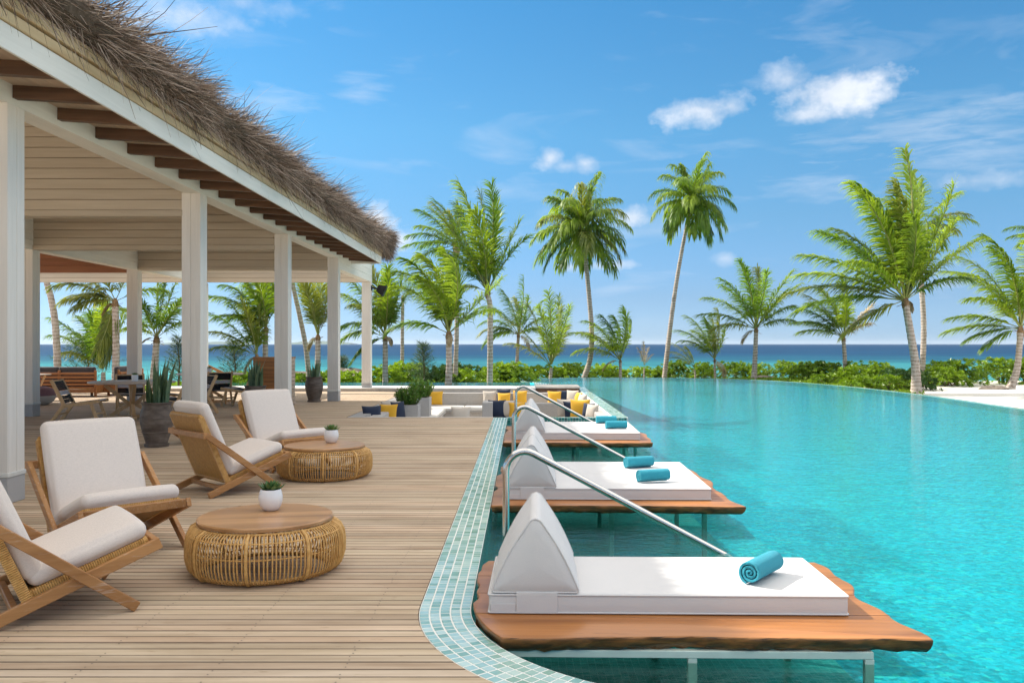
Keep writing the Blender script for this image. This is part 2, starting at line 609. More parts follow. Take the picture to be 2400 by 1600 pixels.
def bark_sides(m):
    t = NT(m.node_tree)
    p = t.n['Principled BSDF']
    src = p.inputs['Base Color'].links[0].from_socket
    g = t.node('ShaderNodeNewGeometry')
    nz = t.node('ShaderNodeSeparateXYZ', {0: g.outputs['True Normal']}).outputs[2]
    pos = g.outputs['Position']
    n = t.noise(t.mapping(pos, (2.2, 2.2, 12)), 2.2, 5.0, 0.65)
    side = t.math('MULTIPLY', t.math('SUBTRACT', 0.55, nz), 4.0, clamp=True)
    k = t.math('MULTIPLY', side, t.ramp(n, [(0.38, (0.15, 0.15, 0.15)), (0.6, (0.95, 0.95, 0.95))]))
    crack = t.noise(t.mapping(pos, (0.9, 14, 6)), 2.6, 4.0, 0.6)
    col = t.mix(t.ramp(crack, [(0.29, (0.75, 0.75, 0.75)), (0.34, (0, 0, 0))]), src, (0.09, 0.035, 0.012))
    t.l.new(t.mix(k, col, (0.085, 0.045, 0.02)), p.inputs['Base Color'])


bark_sides(M_daywood)
M_teak = wood('teak_frame', (0.29, 0.125, 0.038), (0.48, 0.24, 0.088), 0, 60, 0.5, 0.16, 0.15, 0.35, whit=0.3)
M_teaklt = wood('oiled_ash_frame', (0.54, 0.32, 0.145), (0.72, 0.47, 0.25), 2, 60, 0.5, 0.12, 0.1)
M_orange = wood('orange_hardwood', (0.30, 0.115, 0.035), (0.46, 0.20, 0.065), 0, 50, 0.45, 0.12, 0.1)
M_tabletop = wood('table_disc_wood', (0.27, 0.125, 0.045), (0.54, 0.29, 0.12), 0, 26, 0.32, 0.1, 0.05, 0.45, coat=0.2)
M_cushion = fabric('oatmeal_cushion', (0.73, 0.645, 0.575), 330, 0.3, 0.13)
M_whitefab = fabric('white_outdoor_canvas', (0.64, 0.625, 0.61), 500, 0.2, 0.03, 0.05, wr=1.3)
M_greyfab = fabric('charcoal_cushion', (0.10, 0.095, 0.10), 300)
M_navy = fabric('navy_pillow', (0.022, 0.032, 0.06), 300)
M_yellow = fabric('mustard_pillow', (0.66, 0.36, 0.035), 300)
M_beigef = fabric('sand_pillow', (0.50, 0.44, 0.37), 300)
M_softgrey = fabric('dove_grey_upholstery', (0.42, 0.39, 0.355), 120, 0.4, 0.2)
M_seatfab = fabric('pale_seat_fabric', (0.62, 0.59, 0.54), 200)
M_mauve = fabric('mauve_knit', (0.22, 0.115, 0.125), 90, 0.6, 0.3)
M_blackstrap = fabric('black_strap', (0.012, 0.012, 0.014), 140, 0.5, 0.3)
M_whitestrap = fabric('white_strap', (0.55, 0.53, 0.55), 140, 0.5, 0.2)
M_steel = plain('brushed_steel', (0.62, 0.60, 0.57), 0.2, 0.5, 0.03, 40, 0.02, 300, metal=1.0)
M_frame = plain('mint_painted_steel', (0.66, 0.79, 0.70), 0.4, 0.4, 0.06)
M_concrete = plain('grey_terrazzo', (0.44, 0.42, 0.40), 0.75, 0.25, 0.2, 90, 0.1, 120)
M_concretelt = plain('pale_render', (0.56, 0.51, 0.45), 0.8, 0.2, 0.08, 12, 0.06, 90)
M_whitetop = plain('white_coping_render', (0.80, 0.78, 0.74), 0.7, 0.2, 0.04)
M_pot = plain('white_ceramic', (0.80, 0.79, 0.785), 0.25, 0.5, 0.02, 6, 0.0)
M_soil = plain('soil', (0.035, 0.025, 0.018), 0.95, 0.1, 0.4, 50, 0.8, 90)
M_black = plain('black_powdercoat', (0.012, 0.012, 0.013), 0.5, 0.3, 0.1)
M_grout = plain('white_grout', (0.74, 0.74, 0.70), 0.8, 0.2, 0.06, 30)
M_rock = plain('shore_rock', (0.20, 0.165, 0.135), 0.9, 0.2, 0.45, 5, 0.8, 12)
M_tabletoplt = wood('bleached_table_board', (0.55, 0.44, 0.34), (0.66, 0.55, 0.45), 0, 40, 0.4, 0.08, 0.05)


def mk_clay():
    m, t, p = new_mat('dark_clay')
    v, r = rnd_coords(t)
    n = t.noise(t.mapping(v, (2, 2, 4)), 2.4, 5.0, 0.6)
    col = t.ramp(n, [(0.3, (0.08, 0.058, 0.042)), (0.55, (0.155, 0.12, 0.095)), (0.75, (0.22, 0.18, 0.145))])
    setp(t, p, color=col, rough=0.6, spec=0.3, normal=t.bump(n, 0.5, 0.01))
    return m


M_clay = mk_clay()


def mk_rattan(name, dark, light, weave=True):
    m, t, p = new_mat(name)
    v, r = rnd_coords(t)
    n = t.noise(v, 30.0, 4.0, 0.6)
    col = t.ramp(n, [(0.3, dark), (0.7, light)])
    if weave:
        tc = t.node('ShaderNodeTexCoord').outputs['Object']
        wx = t.node('ShaderNodeTexWave', {'Scale': 38.0, 'Distortion': 0.3}, wave_type='BANDS', bands_direction='Y')
        wz = t.node('ShaderNodeTexWave', {'Scale': 38.0, 'Distortion': 0.3}, wave_type='BANDS', bands_direction='Z')
        t.l.new(tc, wx.inputs['Vector'])
        t.l.new(tc, wz.inputs['Vector'])
        hgt = t.math('MAXIMUM', wx.outputs['Fac'], wz.outputs['Fac'])
        col = t.mix(t.math('MULTIPLY', t.math('SUBTRACT', 1.0, hgt), 0.75), col, tuple(c * 0.3 for c in dark))
        setp(t, p, normal=t.bump(hgt, 0.6, 0.003))
    setp(t, p, color=col, rough=0.42, spec=0.4)
    return m


M_rattan = mk_rattan('honey_rattan_weave', (0.44, 0.215, 0.045), (0.62, 0.33, 0.085))
M_cane = mk_rattan('honey_cane', (0.50, 0.255, 0.065), (0.74, 0.45, 0.16), False)


def mk_tile(name, stops, rough=0.12):
    m, t, p = new_mat(name)
    v, r = rnd_coords(t)
    n = t.noise(v, 38.0, 3.0, 0.5)
    k = t.math('ADD', t.math('MULTIPLY', r, 0.75), t.math('MULTIPLY', n, 0.25))
    setp(t, p, color=t.ramp(k, stops), rough=rough, spec=0.5, normal=t.bump(n, 0.06, 0.004))
    return m


MINT = [(0.12, (0.21, 0.38, 0.31)), (0.35, (0.32, 0.50, 0.44)), (0.6, (0.37, 0.555, 0.54)), (0.85, (0.52, 0.66, 0.60))]
M_tile = mk_tile('mint_glass_tile', MINT)


def mk_tile_far():
    """same glass tiles where they are joined into one mesh: colour by island"""
    m, t, p = new_mat('mint_glass_tile_run')
    r = t.node('ShaderNodeNewGeometry').outputs['Random Per Island']
    setp(t, p, color=t.ramp(r, MINT), rough=0.14, spec=0.5)
    return m


M_tilefar = mk_tile_far()


def mk_wall_tile(name, c1, c2, grout, cell=0.05, uv=True, rough=0.25):
    m, t, p = new_mat(name)
    tc = t.node('ShaderNodeTexCoord')
    b = t.node('ShaderNodeTexBrick', {'Color1': (*c1, 1), 'Color2': (*c2, 1), 'Mortar': (*grout, 1), 'Scale': 1.0, 'Mortar Size': cell * 0.05,
                                      'Bias': 0.0, 'Brick Width': cell, 'Row Height': cell}, offset=0.0, squash=1.0)
    t.l.new(tc.outputs['UV'] if uv else tc.outputs['Object'], b.inputs['Vector'])
    setp(t, p, color=b.outputs['Color'], rough=rough, spec=0.5)
    return m


M_tealwall = mk_wall_tile('teal_wall_tile', (0.02, 0.20, 0.17), (0.05, 0.33, 0.28), (0.30, 0.52, 0.46))


def mk_floor():
    m, t, p = new_mat('turquoise_pool_mosaic')
    g = t.node('ShaderNodeNewGeometry')
    pos = g.outputs['Position']
    b = t.node('ShaderNodeTexBrick', {'Color1': (0.004, 0.395, 0.49, 1), 'Color2': (0.012, 0.555, 0.67, 1), 'Mortar': (0.03, 0.52, 0.58, 1),
                                      'Scale': 1.0, 'Mortar Size': 0.0022, 'Brick Width': 0.05, 'Row Height': 0.05, 'Bias': -0.1}, offset=0.0)
    t.l.new(pos, b.inputs['Vector'])
    vo = t.node('ShaderNodeTexVoronoi', {'Scale': 17.0})
    t.l.new(pos, vo.inputs['Vector'])
    tint = t.ramp(t.node('ShaderNodeSeparateColor', {0: vo.outputs['Color']}).outputs[0],
                  [(0.08, (0.45, 0.68, 0.66)), (0.45, (0.9, 0.95, 0.95)), (0.85, (1.35, 1.25, 1.22)), (0.96, (4.5, 1.45, 1.1))])
    col = t.mix(1.0, b.outputs['Color'], tint, 'MULTIPLY')  # mosaic tones spread wide to paint ripple sparkle into the floor colour
    big = t.noise(pos, 0.16, 2.0)
    col = t.mix(1.0, col, t.ramp(big, [(0.3, (0.85, 1.0, 0.94)), (0.7, (1.0, 1.0, 1.08))]), 'MULTIPLY')
    setp(t, p, color=col, rough=0.5, spec=0.2)
    return m


M_floor = mk_floor()


def mk_water(name, tint, wave, ripple, strength, ior=1.15):
    m, t, p = new_mat(name)
    t.n.remove(p)
    pos = t.node('ShaderNodeNewGeometry').outputs['Position']
    n1 = t.noise(t.mapping(pos, (0.7, 1.25, 1)), wave, 3.0, 0.6, 0.4)
    n2 = t.noise(t.mapping(pos, (0.8, 1.2, 1), (4, 2, 0)), ripple, 3.0, 0.55, 0.3)
    hgt = t.math('ADD', t.math('MULTIPLY', n1, 1.0), t.math('MULTIPLY', n2, 0.35))
    nrm = t.bump(hgt, strength, 0.05)
    fr = t.node('ShaderNodeFresnel', {'IOR': ior})
    t.l.new(nrm, fr.inputs['Normal'])
    tr = t.node('ShaderNodeBsdfTransparent', {'Color': (*tint, 1)})
    rf = t.node('ShaderNodeBsdfRefraction', {'Color': (*tint, 1), 'IOR': 1.33, 'Roughness': 0.0})
    t.l.new(nrm, rf.inputs['Normal'])
    half = t.node('ShaderNodeMixShader', {0: 0.38})
    t.l.new(tr.outputs[0], half.inputs[1])
    t.l.new(rf.outputs[0], half.inputs[2])
    gl = t.node('ShaderNodeBsdfGlossy', {'Roughness': 0.04, 'Color': (1, 1, 1, 1)})
    t.l.new(nrm, gl.inputs['Normal'])
    ms = t.node('ShaderNodeMixShader')
    t.l.new(fr.outputs[0], ms.inputs[0])
    t.l.new(half.outputs[0], ms.inputs[1])
    t.l.new(gl.outputs[0], ms.inputs[2])
    t.l.new(ms.outputs[0], t.n['Material Output'].inputs['Surface'])
    return m


M_water = mk_water('pool_water', (0.72, 0.985, 0.99), 5.5, 19.0, 0.26)


def mk_sea():
    m, t, p = new_mat('sea_water')
    pos = t.node('ShaderNodeNewGeometry').outputs['Position']
    xyz = t.node('ShaderNodeSeparateXYZ', {0: pos})
    big = t.noise(t.mapping(pos, (0.35, 1, 1)), 0.018, 4.0, 0.6)
    yy = t.math('ADD', xyz.outputs[1], t.math('MULTIPLY', t.math('SUBTRACT', big, 0.5), 60.0))
    f = t.math('DIVIDE', yy, 600.0, clamp=True)
    col = t.ramp(f, [(0.12, (0.052, 0.25, 0.25)), (0.18, (0.024, 0.165, 0.19)), (0.25, (0.009, 0.085, 0.135)), (0.36, (0.004, 0.045, 0.105)), (1.0, (0.003, 0.034, 0.09))])
    r1 = t.noise(t.mapping(pos, (0.45, 1, 1)), 0.35, 5.0, 0.65)
    r2 = t.noise(t.mapping(pos, (0.4, 1, 1)), 0.05, 4.0, 0.6)
    rr = t.math('ADD', t.math('MULTIPLY', r1, 0.5), t.math('MULTIPLY', r2, 0.5))
    col = t.mix(1.0, col, t.ramp(rr, [(0.36, (0.55, 0.62, 0.7)), (0.62, (1.3, 1.24, 1.16))]), 'MULTIPLY')
    setp(t, p, color=col, rough=0.6, spec=0.06, normal=t.bump(r1, 0.5, 0.6))
    return m


M_sea = mk_sea()


def mk_sand():
    m, t, p = new_mat('beach_sand')
    pos = t.node('ShaderNodeNewGeometry').outputs['Position']
    xyz = t.node('ShaderNodeSeparateXYZ', {0: pos})
    n = t.noise(pos, 1.3, 5.0, 0.65)
    n2 = t.noise(pos, 40.0, 3.0, 0.6)
    sand = t.ramp(n2, [(0.3, (0.60, 0.55, 0.47)), (0.7, (0.78, 0.74, 0.67))])
    lit = t.ramp(n, [(0.35, (0.12, 0.10, 0.065)), (0.6, (0.30, 0.25, 0.18))])
    # leaf litter under the shrub belt, clean sand on the open beach at the right
    k = t.math('MULTIPLY', t.math('MULTIPLY', t.math('SUBTRACT', t.math('MULTIPLY', xyz.outputs[1], 0.445), xyz.outputs[0]), 0.8, clamp=True), t.math('MULTIPLY', t.math('SUBTRACT', xyz.outputs[1], 31.0), 0.5, clamp=True))
    col = t.mix(k, sand, lit)
    setp(t, p, color=col, rough=0.95, spec=0.1, normal=t.bump(n2, 0.5, 0.02))
    return m


M_sand = mk_sand()
M_palm_a = leafmat('palm_leaf_bright', (0.075, 0.15, 0.012), (0.31, 0.41, 0.04), 0.5)
M_palm_b = leafmat('palm_leaf_deep', (0.045, 0.12, 0.012), (0.21, 0.33, 0.035), 0.48)
M_palm_y = leafmat('palm_leaf_yellow', (0.09, 0.14, 0.02), (0.30, 0.32, 0.06), 0.38)
M_palm_d = leafmat('palm_leaf_dry', (0.24, 0.17, 0.09), (0.50, 0.40, 0.26), 0.25, 0.7)
M_shrub = leafmat('shrub_leaf', (0.07, 0.14, 0.008), (0.27, 0.40, 0.025), 0.35, 0.35, 2.2)
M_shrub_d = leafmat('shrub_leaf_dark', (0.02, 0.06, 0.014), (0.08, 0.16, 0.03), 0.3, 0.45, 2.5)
M_needle = leafmat('casuarina_needle', (0.02, 0.05, 0.02), (0.075, 0.13, 0.045), 0.25, 0.6, 2.0)
M_herb = leafmat('rosemary_leaf', (0.035, 0.10, 0.012), (0.15, 0.29, 0.04), 0.3, 0.5, 6.0)
M_succ = leafmat('succulent_leaf', (0.06, 0.13, 0.04), (0.20, 0.34, 0.10), 0.15, 0.45, 14.0)
M_snake = leafmat('snake_plant_leaf', (0.06, 0.11, 0.055), (0.20, 0.28, 0.15), 0.12, 0.4, 9.0)


def mk_trunk():
    m, t, p = new_mat('palm_trunk')
    v, r = rnd_coords(t)
    tc = t.node('ShaderNodeTexCoord').outputs['Object']
    wv = t.node('ShaderNodeTexWave', {'Scale': 2.3, 'Distortion': 5.0, 'Detail': 3.0, 'Detail Scale': 1.3}, wave_type='BANDS', bands_direction='Z')
    t.l.new(tc, wv.inputs['Vector'])
    n = t.noise(t.mapping(v, (4, 4, 1.4)), 3.0, 5.0, 0.65)
    k = t.math('ADD', t.math('MULTIPLY', wv.outputs['Fac'], 0.26), t.math('MULTIPLY', n, 0.74))
    col = t.ramp(k, [(0.25, (0.20, 0.145, 0.11)), (0.45, (0.42, 0.34, 0.28)), (0.7, (0.56, 0.48, 0.41))])
    setp(t, p, color=col, rough=0.9, spec=0.15, normal=t.bump(k, 0.6, 0.02))
    return m


M_trunk = mk_trunk()
M_husk = plain('palm_husk', (0.22, 0.14, 0.075), 0.9, 0.1, 0.4, 9, 0.5, 30)
M_stem = plain('palm_leaf_stalk', (0.26, 0.27, 0.07), 0.5, 0.3, 0.25, 6)


def mk_strand():
    m, t, p = new_mat('dry_thatch_strand')
    r = t.node('ShaderNodeNewGeometry').outputs['Random Per Island']
    setp(t, p, color=t.ramp(r, [(0.0, (0.07, 0.048, 0.034)), (0.45, (0.23, 0.165, 0.12)), (0.8, (0.42, 0.325, 0.25)), (1.0, (0.60, 0.49, 0.40))]), rough=0.7, spec=0.25)
    return m


M_strand = mk_strand()


def mk_towel():
    m, t, p = new_mat('aqua_terry')
    v, r = rnd_coords(t)
    n = t.noise(v, 260.0, 3.0, 0.7)
    b = t.noise(v, 18.0, 2.0)
    setp(t, p, color=t.ramp(n, [(0.3, (0.015, 0.22, 0.31)), (0.7, (0.06, 0.41, 0.50))]), rough=1.0, spec=0.05, sheen=0.12,
         normal=t.bump(t.math('ADD', n, t.math('MULTIPLY', b, 0.8)), 0.9, 0.006))
    return m


M_towel = mk_towel()

# ------------------------------------------------------------------ ground, sea, pool
ARC_C, ARC_RI, ARC_RO = (1.13, 5.2), 1.43, 1.73       # the coping turns right round this centre
XI, XO = -0.30, -0.60                                  # water side and deck side of the straight coping
PIT_Y0, PIT_Y1 = 18.5, 28.7
PIT_X0, PIT_X1 = -3.36, 1.95
WATER_Z, FLOOR_Z = -0.10, -1.30


def smooth_closed(pts, n=6):
    out = []
    N = len(pts)
    for i in range(N):
        p0, p1, p2, p3 = (Vector(pts[(i + k - 1) % N]) for k in range(4))
        for j in range(n):
            s = j / n
            out.append(0.5 * ((2 * p1) + (p2 - p0) * s + (2 * p0 - 5 * p1 + 4 * p2 - p3) * s * s + (3 * p1 - p0 - 3 * p2 + p3) * s ** 3))
    return out


def catmull(pts, n=6):
    P = [Vector(q) for q in pts]
    P = [P[0] * 2 - P[1]] + P + [P[-1] * 2 - P[-2]]
    out = []
    for i in range(1, len(P) - 2):
        p0, p1, p2, p3 = P[i - 1:i + 3]
        for j in range(n):
            s = j / n
            out.append(0.5 * ((2 * p1) + (p2 - p0) * s + (2 * p0 - 5 * p1 + 4 * p2 - p3) * s * s + (3 * p1 - p0 - 3 * p2 + p3) * s ** 3))
    out.append(P[-2])
    return out


near = [(XI, PIT_Y0)] + [(XI, 18.5 - k * 1.33) for k in range(1, 10)]
for k in range(25):
    a = radians(90) * k / 24
    near.append((ARC_C[0] - ARC_RI * cos(a), ARC_C[1] - ARC_RI * sin(a)))
far = [(q.x, q.y) for q in catmull([(11.6, 3.77), (12.0, 9), (12.35, 15), (12.6, 21.8), (12.85, 26), (12.9, 29.5), (12.6, 34), (11.7, 38), (10.2, 40.8), (8.2, 42.2),
                                    (5.8, 42.9), (3.4, 42.9), (1.6, 42.2), (0.5, 40.9), (0.15, 39.4), (0.35, 37.6), (0.9, 36.0), (1.6, 34.4), (2.25, 32.6)], 5)]
POOL = near + far + [(2.25, PIT_Y0)]


def inside(x, y, poly):
    c = False
    n = len(poly)
    for i in range(n):
        (x0, y0), (x1, y1) = poly[i], poly[i - 1]
        if (y0 > y) != (y1 > y) and x < (x1 - x0) * (y - y0) / (y1 - y0) + x0:
            c = not c
    return c


def pdist(x, y, poly):
    best = 1e9
    n = len(poly)
    for i in range(n):
        ax, ay = poly[i - 1]
        bx, by = poly[i]
        dx, dy = bx - ax, by - ay
        tt = max(0, min(1, ((x - ax) * dx + (y - ay) * dy) / (dx * dx + dy * dy + 1e-12)))
        best = min(best, (x - ax - dx * tt) ** 2 + (y - ay - dy * tt) ** 2)
    return sqrt(best)


def ground_z(x, y):
    z = -0.34 + 0.10 * sin(x * 0.31 + 1) * sin(y * 0.27) - max(0, y - 44) * 0.055
    if x > 9:
        z += 0.06 * min(1, (x - 9) / 6)
    if 2.25 < y < 33.3 and x < 14 and (x < 2.0 or y < 3.6) and x > -18.5:
        return -2.2
    if y <= 2.25:
        return -0.08
    if inside(x, y, POOL):
        return -2.2
    if pdist(x, y, POOL) < 0.95:
        return -2.2
    return z


g = MB()
gx = [-400, -200, -100] + [-60 + 2 * i for i in range(15)] + [-30 + 0.7 * i for i in range(90)] + [33 + 3 * i for i in range(12)] + [100, 200, 400]
gy = [-200, -100, -50, -30, -20, -12] + [-8 + 1.0 * i for i in range(29)] + [21 + 0.5 * i for i in range(66)] + [54 + 2 * i for i in range(20)] + [100, 130]
for y in gy:
    for x in gx:
        g.v.append((x, y, ground_z(x, y) if y < 60 else -1.3 - 0.05 * (y - 60)))
nx = len(gx)
for j in range(len(gy) - 1):
    for i in range(nx - 1):
        a = j * nx + i
        g.f.append((a, a + 1, a + nx + 1, a + nx))
struct(g.build('ground', M_sand, smooth=180))

s_ = MB()
sx_ = [-12000, -5000, -2500, -800, -250, -80, 80, 250, 800, 2500, 5000, 12000]
sy_ = [56, 120, 250, 500, 1200, 4000, 9000, 16000]
for y in sy_:
    for x in sx_:
        s_.v.append((x, y, -1.05))
for j in range(len(sy_) - 1):
    for i in range(len(sx_) - 1):
        a = j * len(sx_) + i
        s_.f.append((a, a + 1, a + len(sx_) + 1, a + len(sx_)))
struct(s_.build('sea', M_sea))

pw = MB()
pw.v = [(x, y, WATER_Z) for x, y in POOL]
pw.f = [tuple(range(len(POOL)))]
struct(pw.build('pool_water', M_water))
pf = MB()
pf.v = [(x, y, FLOOR_Z) for x, y in POOL]
pf.f = [tuple(range(len(POOL)))]
struct(pf.build('pool_floor', M_floor))

def beach_pt(p, f):
    c = Vector((6.0, max(8.0, min(32.0, p[1]))))
    q = Vector(p).lerp(c, f)
    return q


bs = MB()
prof_b = [(0.0, -0.26), (0.18, -0.42), (0.42, -0.78), (0.68, -1.14), (0.9, -1.305)]
for p in far:
    for f_, z in prof_b:
        q = beach_pt(p, f_)
        bs.v.append((q.x, q.y, z))
m_ = len(prof_b)
for i in range(len(far) - 1):
    for j in range(m_ - 1):
        a = i * m_ + j
        bs.f.append((a, a + m_, a + m_ + 1, a + 1))
struct(bs.build('pool_floor_slope', M_floor, smooth=180))
M_shelf = mk_wall_tile('deep_green_floor_tile', (0.03, 0.25, 0.22), (0.06, 0.37, 0.32), (0.16, 0.46, 0.40), 0.05, False)
sh_ = MB()
shp = [(x, y) for x, y in near if x < 2.0 and y <= 18.4] + [(2.15, 3.79), (2.15, 18.4)]
sh_.prism(shp, FLOOR_Z + 0.004, -0.62)
struct(sh_.build('pool_shelf', M_shelf))

pwall = MB()
uvs = []
acc = 0.0
N = len(POOL)
for i in range(N):
    (x0, y0), (x1, y1) = POOL[i], POOL[(i + 1) % N]
    L = sqrt((x1 - x0) ** 2 + (y1 - y0) ** 2)
    far_side = (y0 > 3.6 and x0 > 11) or y0 > 31.9
    zt = WATER_Z + 0.003 if far_side else -0.006
    b = len(pwall.v)
    pwall.v += [(x0, y0, FLOOR_Z), (x1, y1, FLOOR_Z), (x1, y1, zt), (x0, y0, zt)]
    pwall.f.append((b, b + 1, b + 2, b + 3))
    uvs += [(acc, FLOOR_Z), (acc + L, FLOOR_Z), (acc + L, zt), (acc, zt)]
    acc += L
wo = pwall.build('pool_wall', M_tealwall)
uvl = wo.data.uv_layers.new(name='UVMap')
for i, q in enumerate(uvs):
    uvl.data[i].uv = q
struct(wo)

# infinity edge: a thin tiled lip at water level round the far side
lip = MB()
lp = [(11.6, 3.77)] + far
for i in range(len(far) - 1):
    p0, p1 = Vector(far[i]), Vector(far[i + 1])
    t0 = (Vector(far[min(i + 1, len(far) - 1)]) - Vector(far[max(i - 1, 0)])).normalized()
    t1 = (Vector(far[min(i + 2, len(far) - 1)]) - Vector(far[i])).normalized()
    n0, n1 = Vector((t0.y, -t0.x)), Vector((t1.y, -t1.x))
    w_ = 0.22
    q0, q1 = p0 + n0 * w_, p1 + n1 * w_
    z = WATER_Z + 0.004
    b = len(lip.v)
    lip.v += [(p0.x, p0.y, z), (q0.x, q0.y, z - 0.004), (q1.x, q1.y, z - 0.004), (p1.x, p1.y, z), (q0.x, q0.y, -1.2), (q1.x, q1.y, -1.2)]
    lip.f += [(b, b + 1, b + 2, b + 3), (b + 1, b + 4, b + 5, b + 2)]
struct(lip.build('pool_infinity_edge', M_tilefar))

# ------------------------------------------------------------------ coping tiles (five across, along the straight and round the bend)
cop = MB()


def cop_pt(s, off):
    """s: metres along the coping centre from (x, PIT_Y0) toward the camera, off: across, + to the water"""
    Ls = PIT_Y0 - ARC_C[1]
    if s <= Ls:
        return (-0.45 + off, PIT_Y0 - s)
    R = (ARC_RI + ARC_RO) / 2
    a = (s - Ls) / R
    r = R - off
    if a <= pi / 2:
        return (ARC_C[0] - r * cos(a), ARC_C[1] - r * sin(a))
    return (ARC_C[0] + (a - pi / 2) * R, ARC_C[1] - r)


L_TOTAL = (PIT_Y0 - ARC_C[1]) + 1.58 * pi / 2 + 3.0
steps = [0, 4, 8, 12] + [13.3 + 0.1 * i for i in range(26)] + [L_TOTAL]
for s0, s1 in zip(steps, steps[1:]):
    a0, a1, b1, b0 = cop_pt(s0, -0.15), cop_pt(s0, 0.15), cop_pt(s1, 0.15), cop_pt(s1, -0.15)
    b = len(cop.v)
    cop.v += [(*a0, -0.0022), (*a1, -0.0022), (*b1, -0.0022), (*b0, -0.0022), (*a0, -0.3), (*b0, -0.3)]
    cop.f += [(b, b + 3, b + 2, b + 1), (b, b + 4, b + 5, b + 3)]
coping = cop.build('pool_coping', M_grout)
struct(coping, 'curved pool edge band set with small mint and aqua glass tiles in white grout')
TW = 0.30 / 5
tl = 0.058
rows = int(L_TOTAL / tl)
near_rows = [r for r in range(rows)]
# nearest sixty rows that can be seen become single tiles
seen = [r for r in near_rows if (r * tl) < (PIT_Y0 - ARC_C[1]) + 1.95]
single = set(seen[-60:])
rest = MB()


def tile_mesh(mb, r, c, gap=0.0045, top=0.0):
    s0, s1 = r * tl + gap, (r + 1) * tl - gap
    o0, o1 = -0.15 + c * TW + gap, -0.15 + (c + 1) * TW - gap
    P = [cop_pt(s0, o0), cop_pt(s1, o0), cop_pt(s1, o1), cop_pt(s0, o1)]
    cx_, cy_ = sum(q[0] for q in P) / 4, sum(q[1] for q in P) / 4
    I = [(cx_ + (q[0] - cx_) * 0.94, cy_ + (q[1] - cy_) * 0.94) for q in P]
    b = len(mb.v)
    mb.v += [(*q, -0.007) for q in P] + [(*q, top - 0.0015) for q in P] + [(*q, top) for q in I]
    for k in range(4):
        k2 = (k + 1) % 4
        mb.f += [(b + k, b + k2, b + 4 + k2, b + 4 + k), (b + 4 + k, b + 4 + k2, b + 8 + k2, b + 8 + k)]
    mb.f.append((b + 8, b + 9, b + 10, b + 11))
    return (cx_, cy_, 0)


for r in range(rows):
    for c in range(5):
        tz = U(-0.0012, 0.0006)
        if r in single:
            mb = MB()
            o = tile_mesh(mb, r, c, top=tz)
            mb.build('tile', M_tile, coping, origin=o)
        else:
            tile_mesh(rest, r, c, top=tz)
rest.build('tile_run', M_tilefar, coping, kind='stuff')

# ------------------------------------------------------------------ timber deck
deck = thing('wooden_deck', None, None)
del deck['label'], deck['category']
deck['kind'] = 'structure'
deck['label'] = 'wide terrace deck of weathered tan timber boards beside the pool'
PITCH, GAP = 0.0937, 0.008


def edge_x(y):
    """deck-side edge of the coping at this depth"""
    if y >= ARC_C[1]:
        return XO
    dy = ARC_C[1] - y
    if dy >= ARC_RO:
        return 14.0
    return ARC_C[0] - sqrt(ARC_RO ** 2 - dy ** 2)


y = 2.3
while y < PIT_Y1 - 0.05:
    y0, y1 = y + GAP / 2, y + PITCH - GAP / 2
    if y0 > PIT_Y0 - 0.06:
        e0 = e1 = -3.72
    else:
        e0, e1 = edge_x(y0) - 0.004, edge_x(y1) - 0.004
        if e1 > 13: e1 = e0 = 13.0
    ym = (y0 + y1) / 2
    dz = U(-0.0012, 0.0012)
    c = random.choice((0.002, 0.003, 0.004))
    mb = MB()
    xl = -19.0
    prof = [(y0, -0.028), (y1, -0.028), (y1, dz - c), (y1 - c, dz), (y0 + c, dz), (y0, dz - c)]
    n = len(prof)
    for xs, xe in ((xl, None),):
        for (yy, zz) in prof:
            mb.v.append((xl, yy, zz))
        for (yy, zz) in prof:
            k = (yy - y0) / (y1 - y0)
            mb.v.append((e0 + (e1 - e0) * k, yy, zz))
    for i in range(n):
        j = (i + 1) % n
        mb.f.append((i, j, n + j, n + i))
    mb.f += [tuple(reversed(range(n))), tuple(range(n, 2 * n))]
    mb.f = [tuple(reversed(q)) for q in mb.f]
    mb.build('deck_board', M_board, deck, origin=(-6.0, ym, 0))
    y += PITCH
scr = MB()
y = 2.3
while y < 11:
    for k in range(18):
        xx = -0.85 - 0.62 * k
        for oy in (0.024, 0.07):
            if xx < edge_x(y) - 0.05 and random.random() < .7:
                a, b_ = xx + U(-0.006, 0.006), y + oy
                bb = len(scr.v)
                scr.v += [(a + 0.0045 * cos(q * pi / 3), b_ + 0.0045 * sin(q * pi / 3), 0.0022) for q in range(6)]
                scr.f.append(tuple(bb + q for q in range(6)))
    y += PITCH
scr.build('deck_screw', M_screw, deck, kind='stuff')
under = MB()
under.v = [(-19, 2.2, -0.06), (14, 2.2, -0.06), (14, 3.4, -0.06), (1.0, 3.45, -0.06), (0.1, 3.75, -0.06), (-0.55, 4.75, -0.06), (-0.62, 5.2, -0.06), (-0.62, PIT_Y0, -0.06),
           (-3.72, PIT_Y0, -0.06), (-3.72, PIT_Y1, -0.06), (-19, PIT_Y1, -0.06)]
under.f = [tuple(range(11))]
under.build('gap_shade_sheet', M_gap, deck)  # dark sheet put under the boards so the gaps read as shade

# ------------------------------------------------------------------ sunken lounge shell
pit = MB()
PF = -0.92
pit.box(PIT_X0, PIT_X1, PIT_Y0, PIT_Y1, PF - 0.1, PF)
pit.box(PIT_X0 - 0.04, PIT_X0 - 0.001, PIT_Y0, PIT_Y1, PF, -0.012)
pit.box(PIT_X0, PIT_X1, PIT_Y0 + 0.001, PIT_Y0 + 0.06, PF, -0.012)
pit.box(PIT_X1 + 0.001, PIT_X1 + 0.27, PIT_Y0 + 0.02, 31.8, PF, -0.012)
struct(pit.build('sunken_floor', M_concretelt))
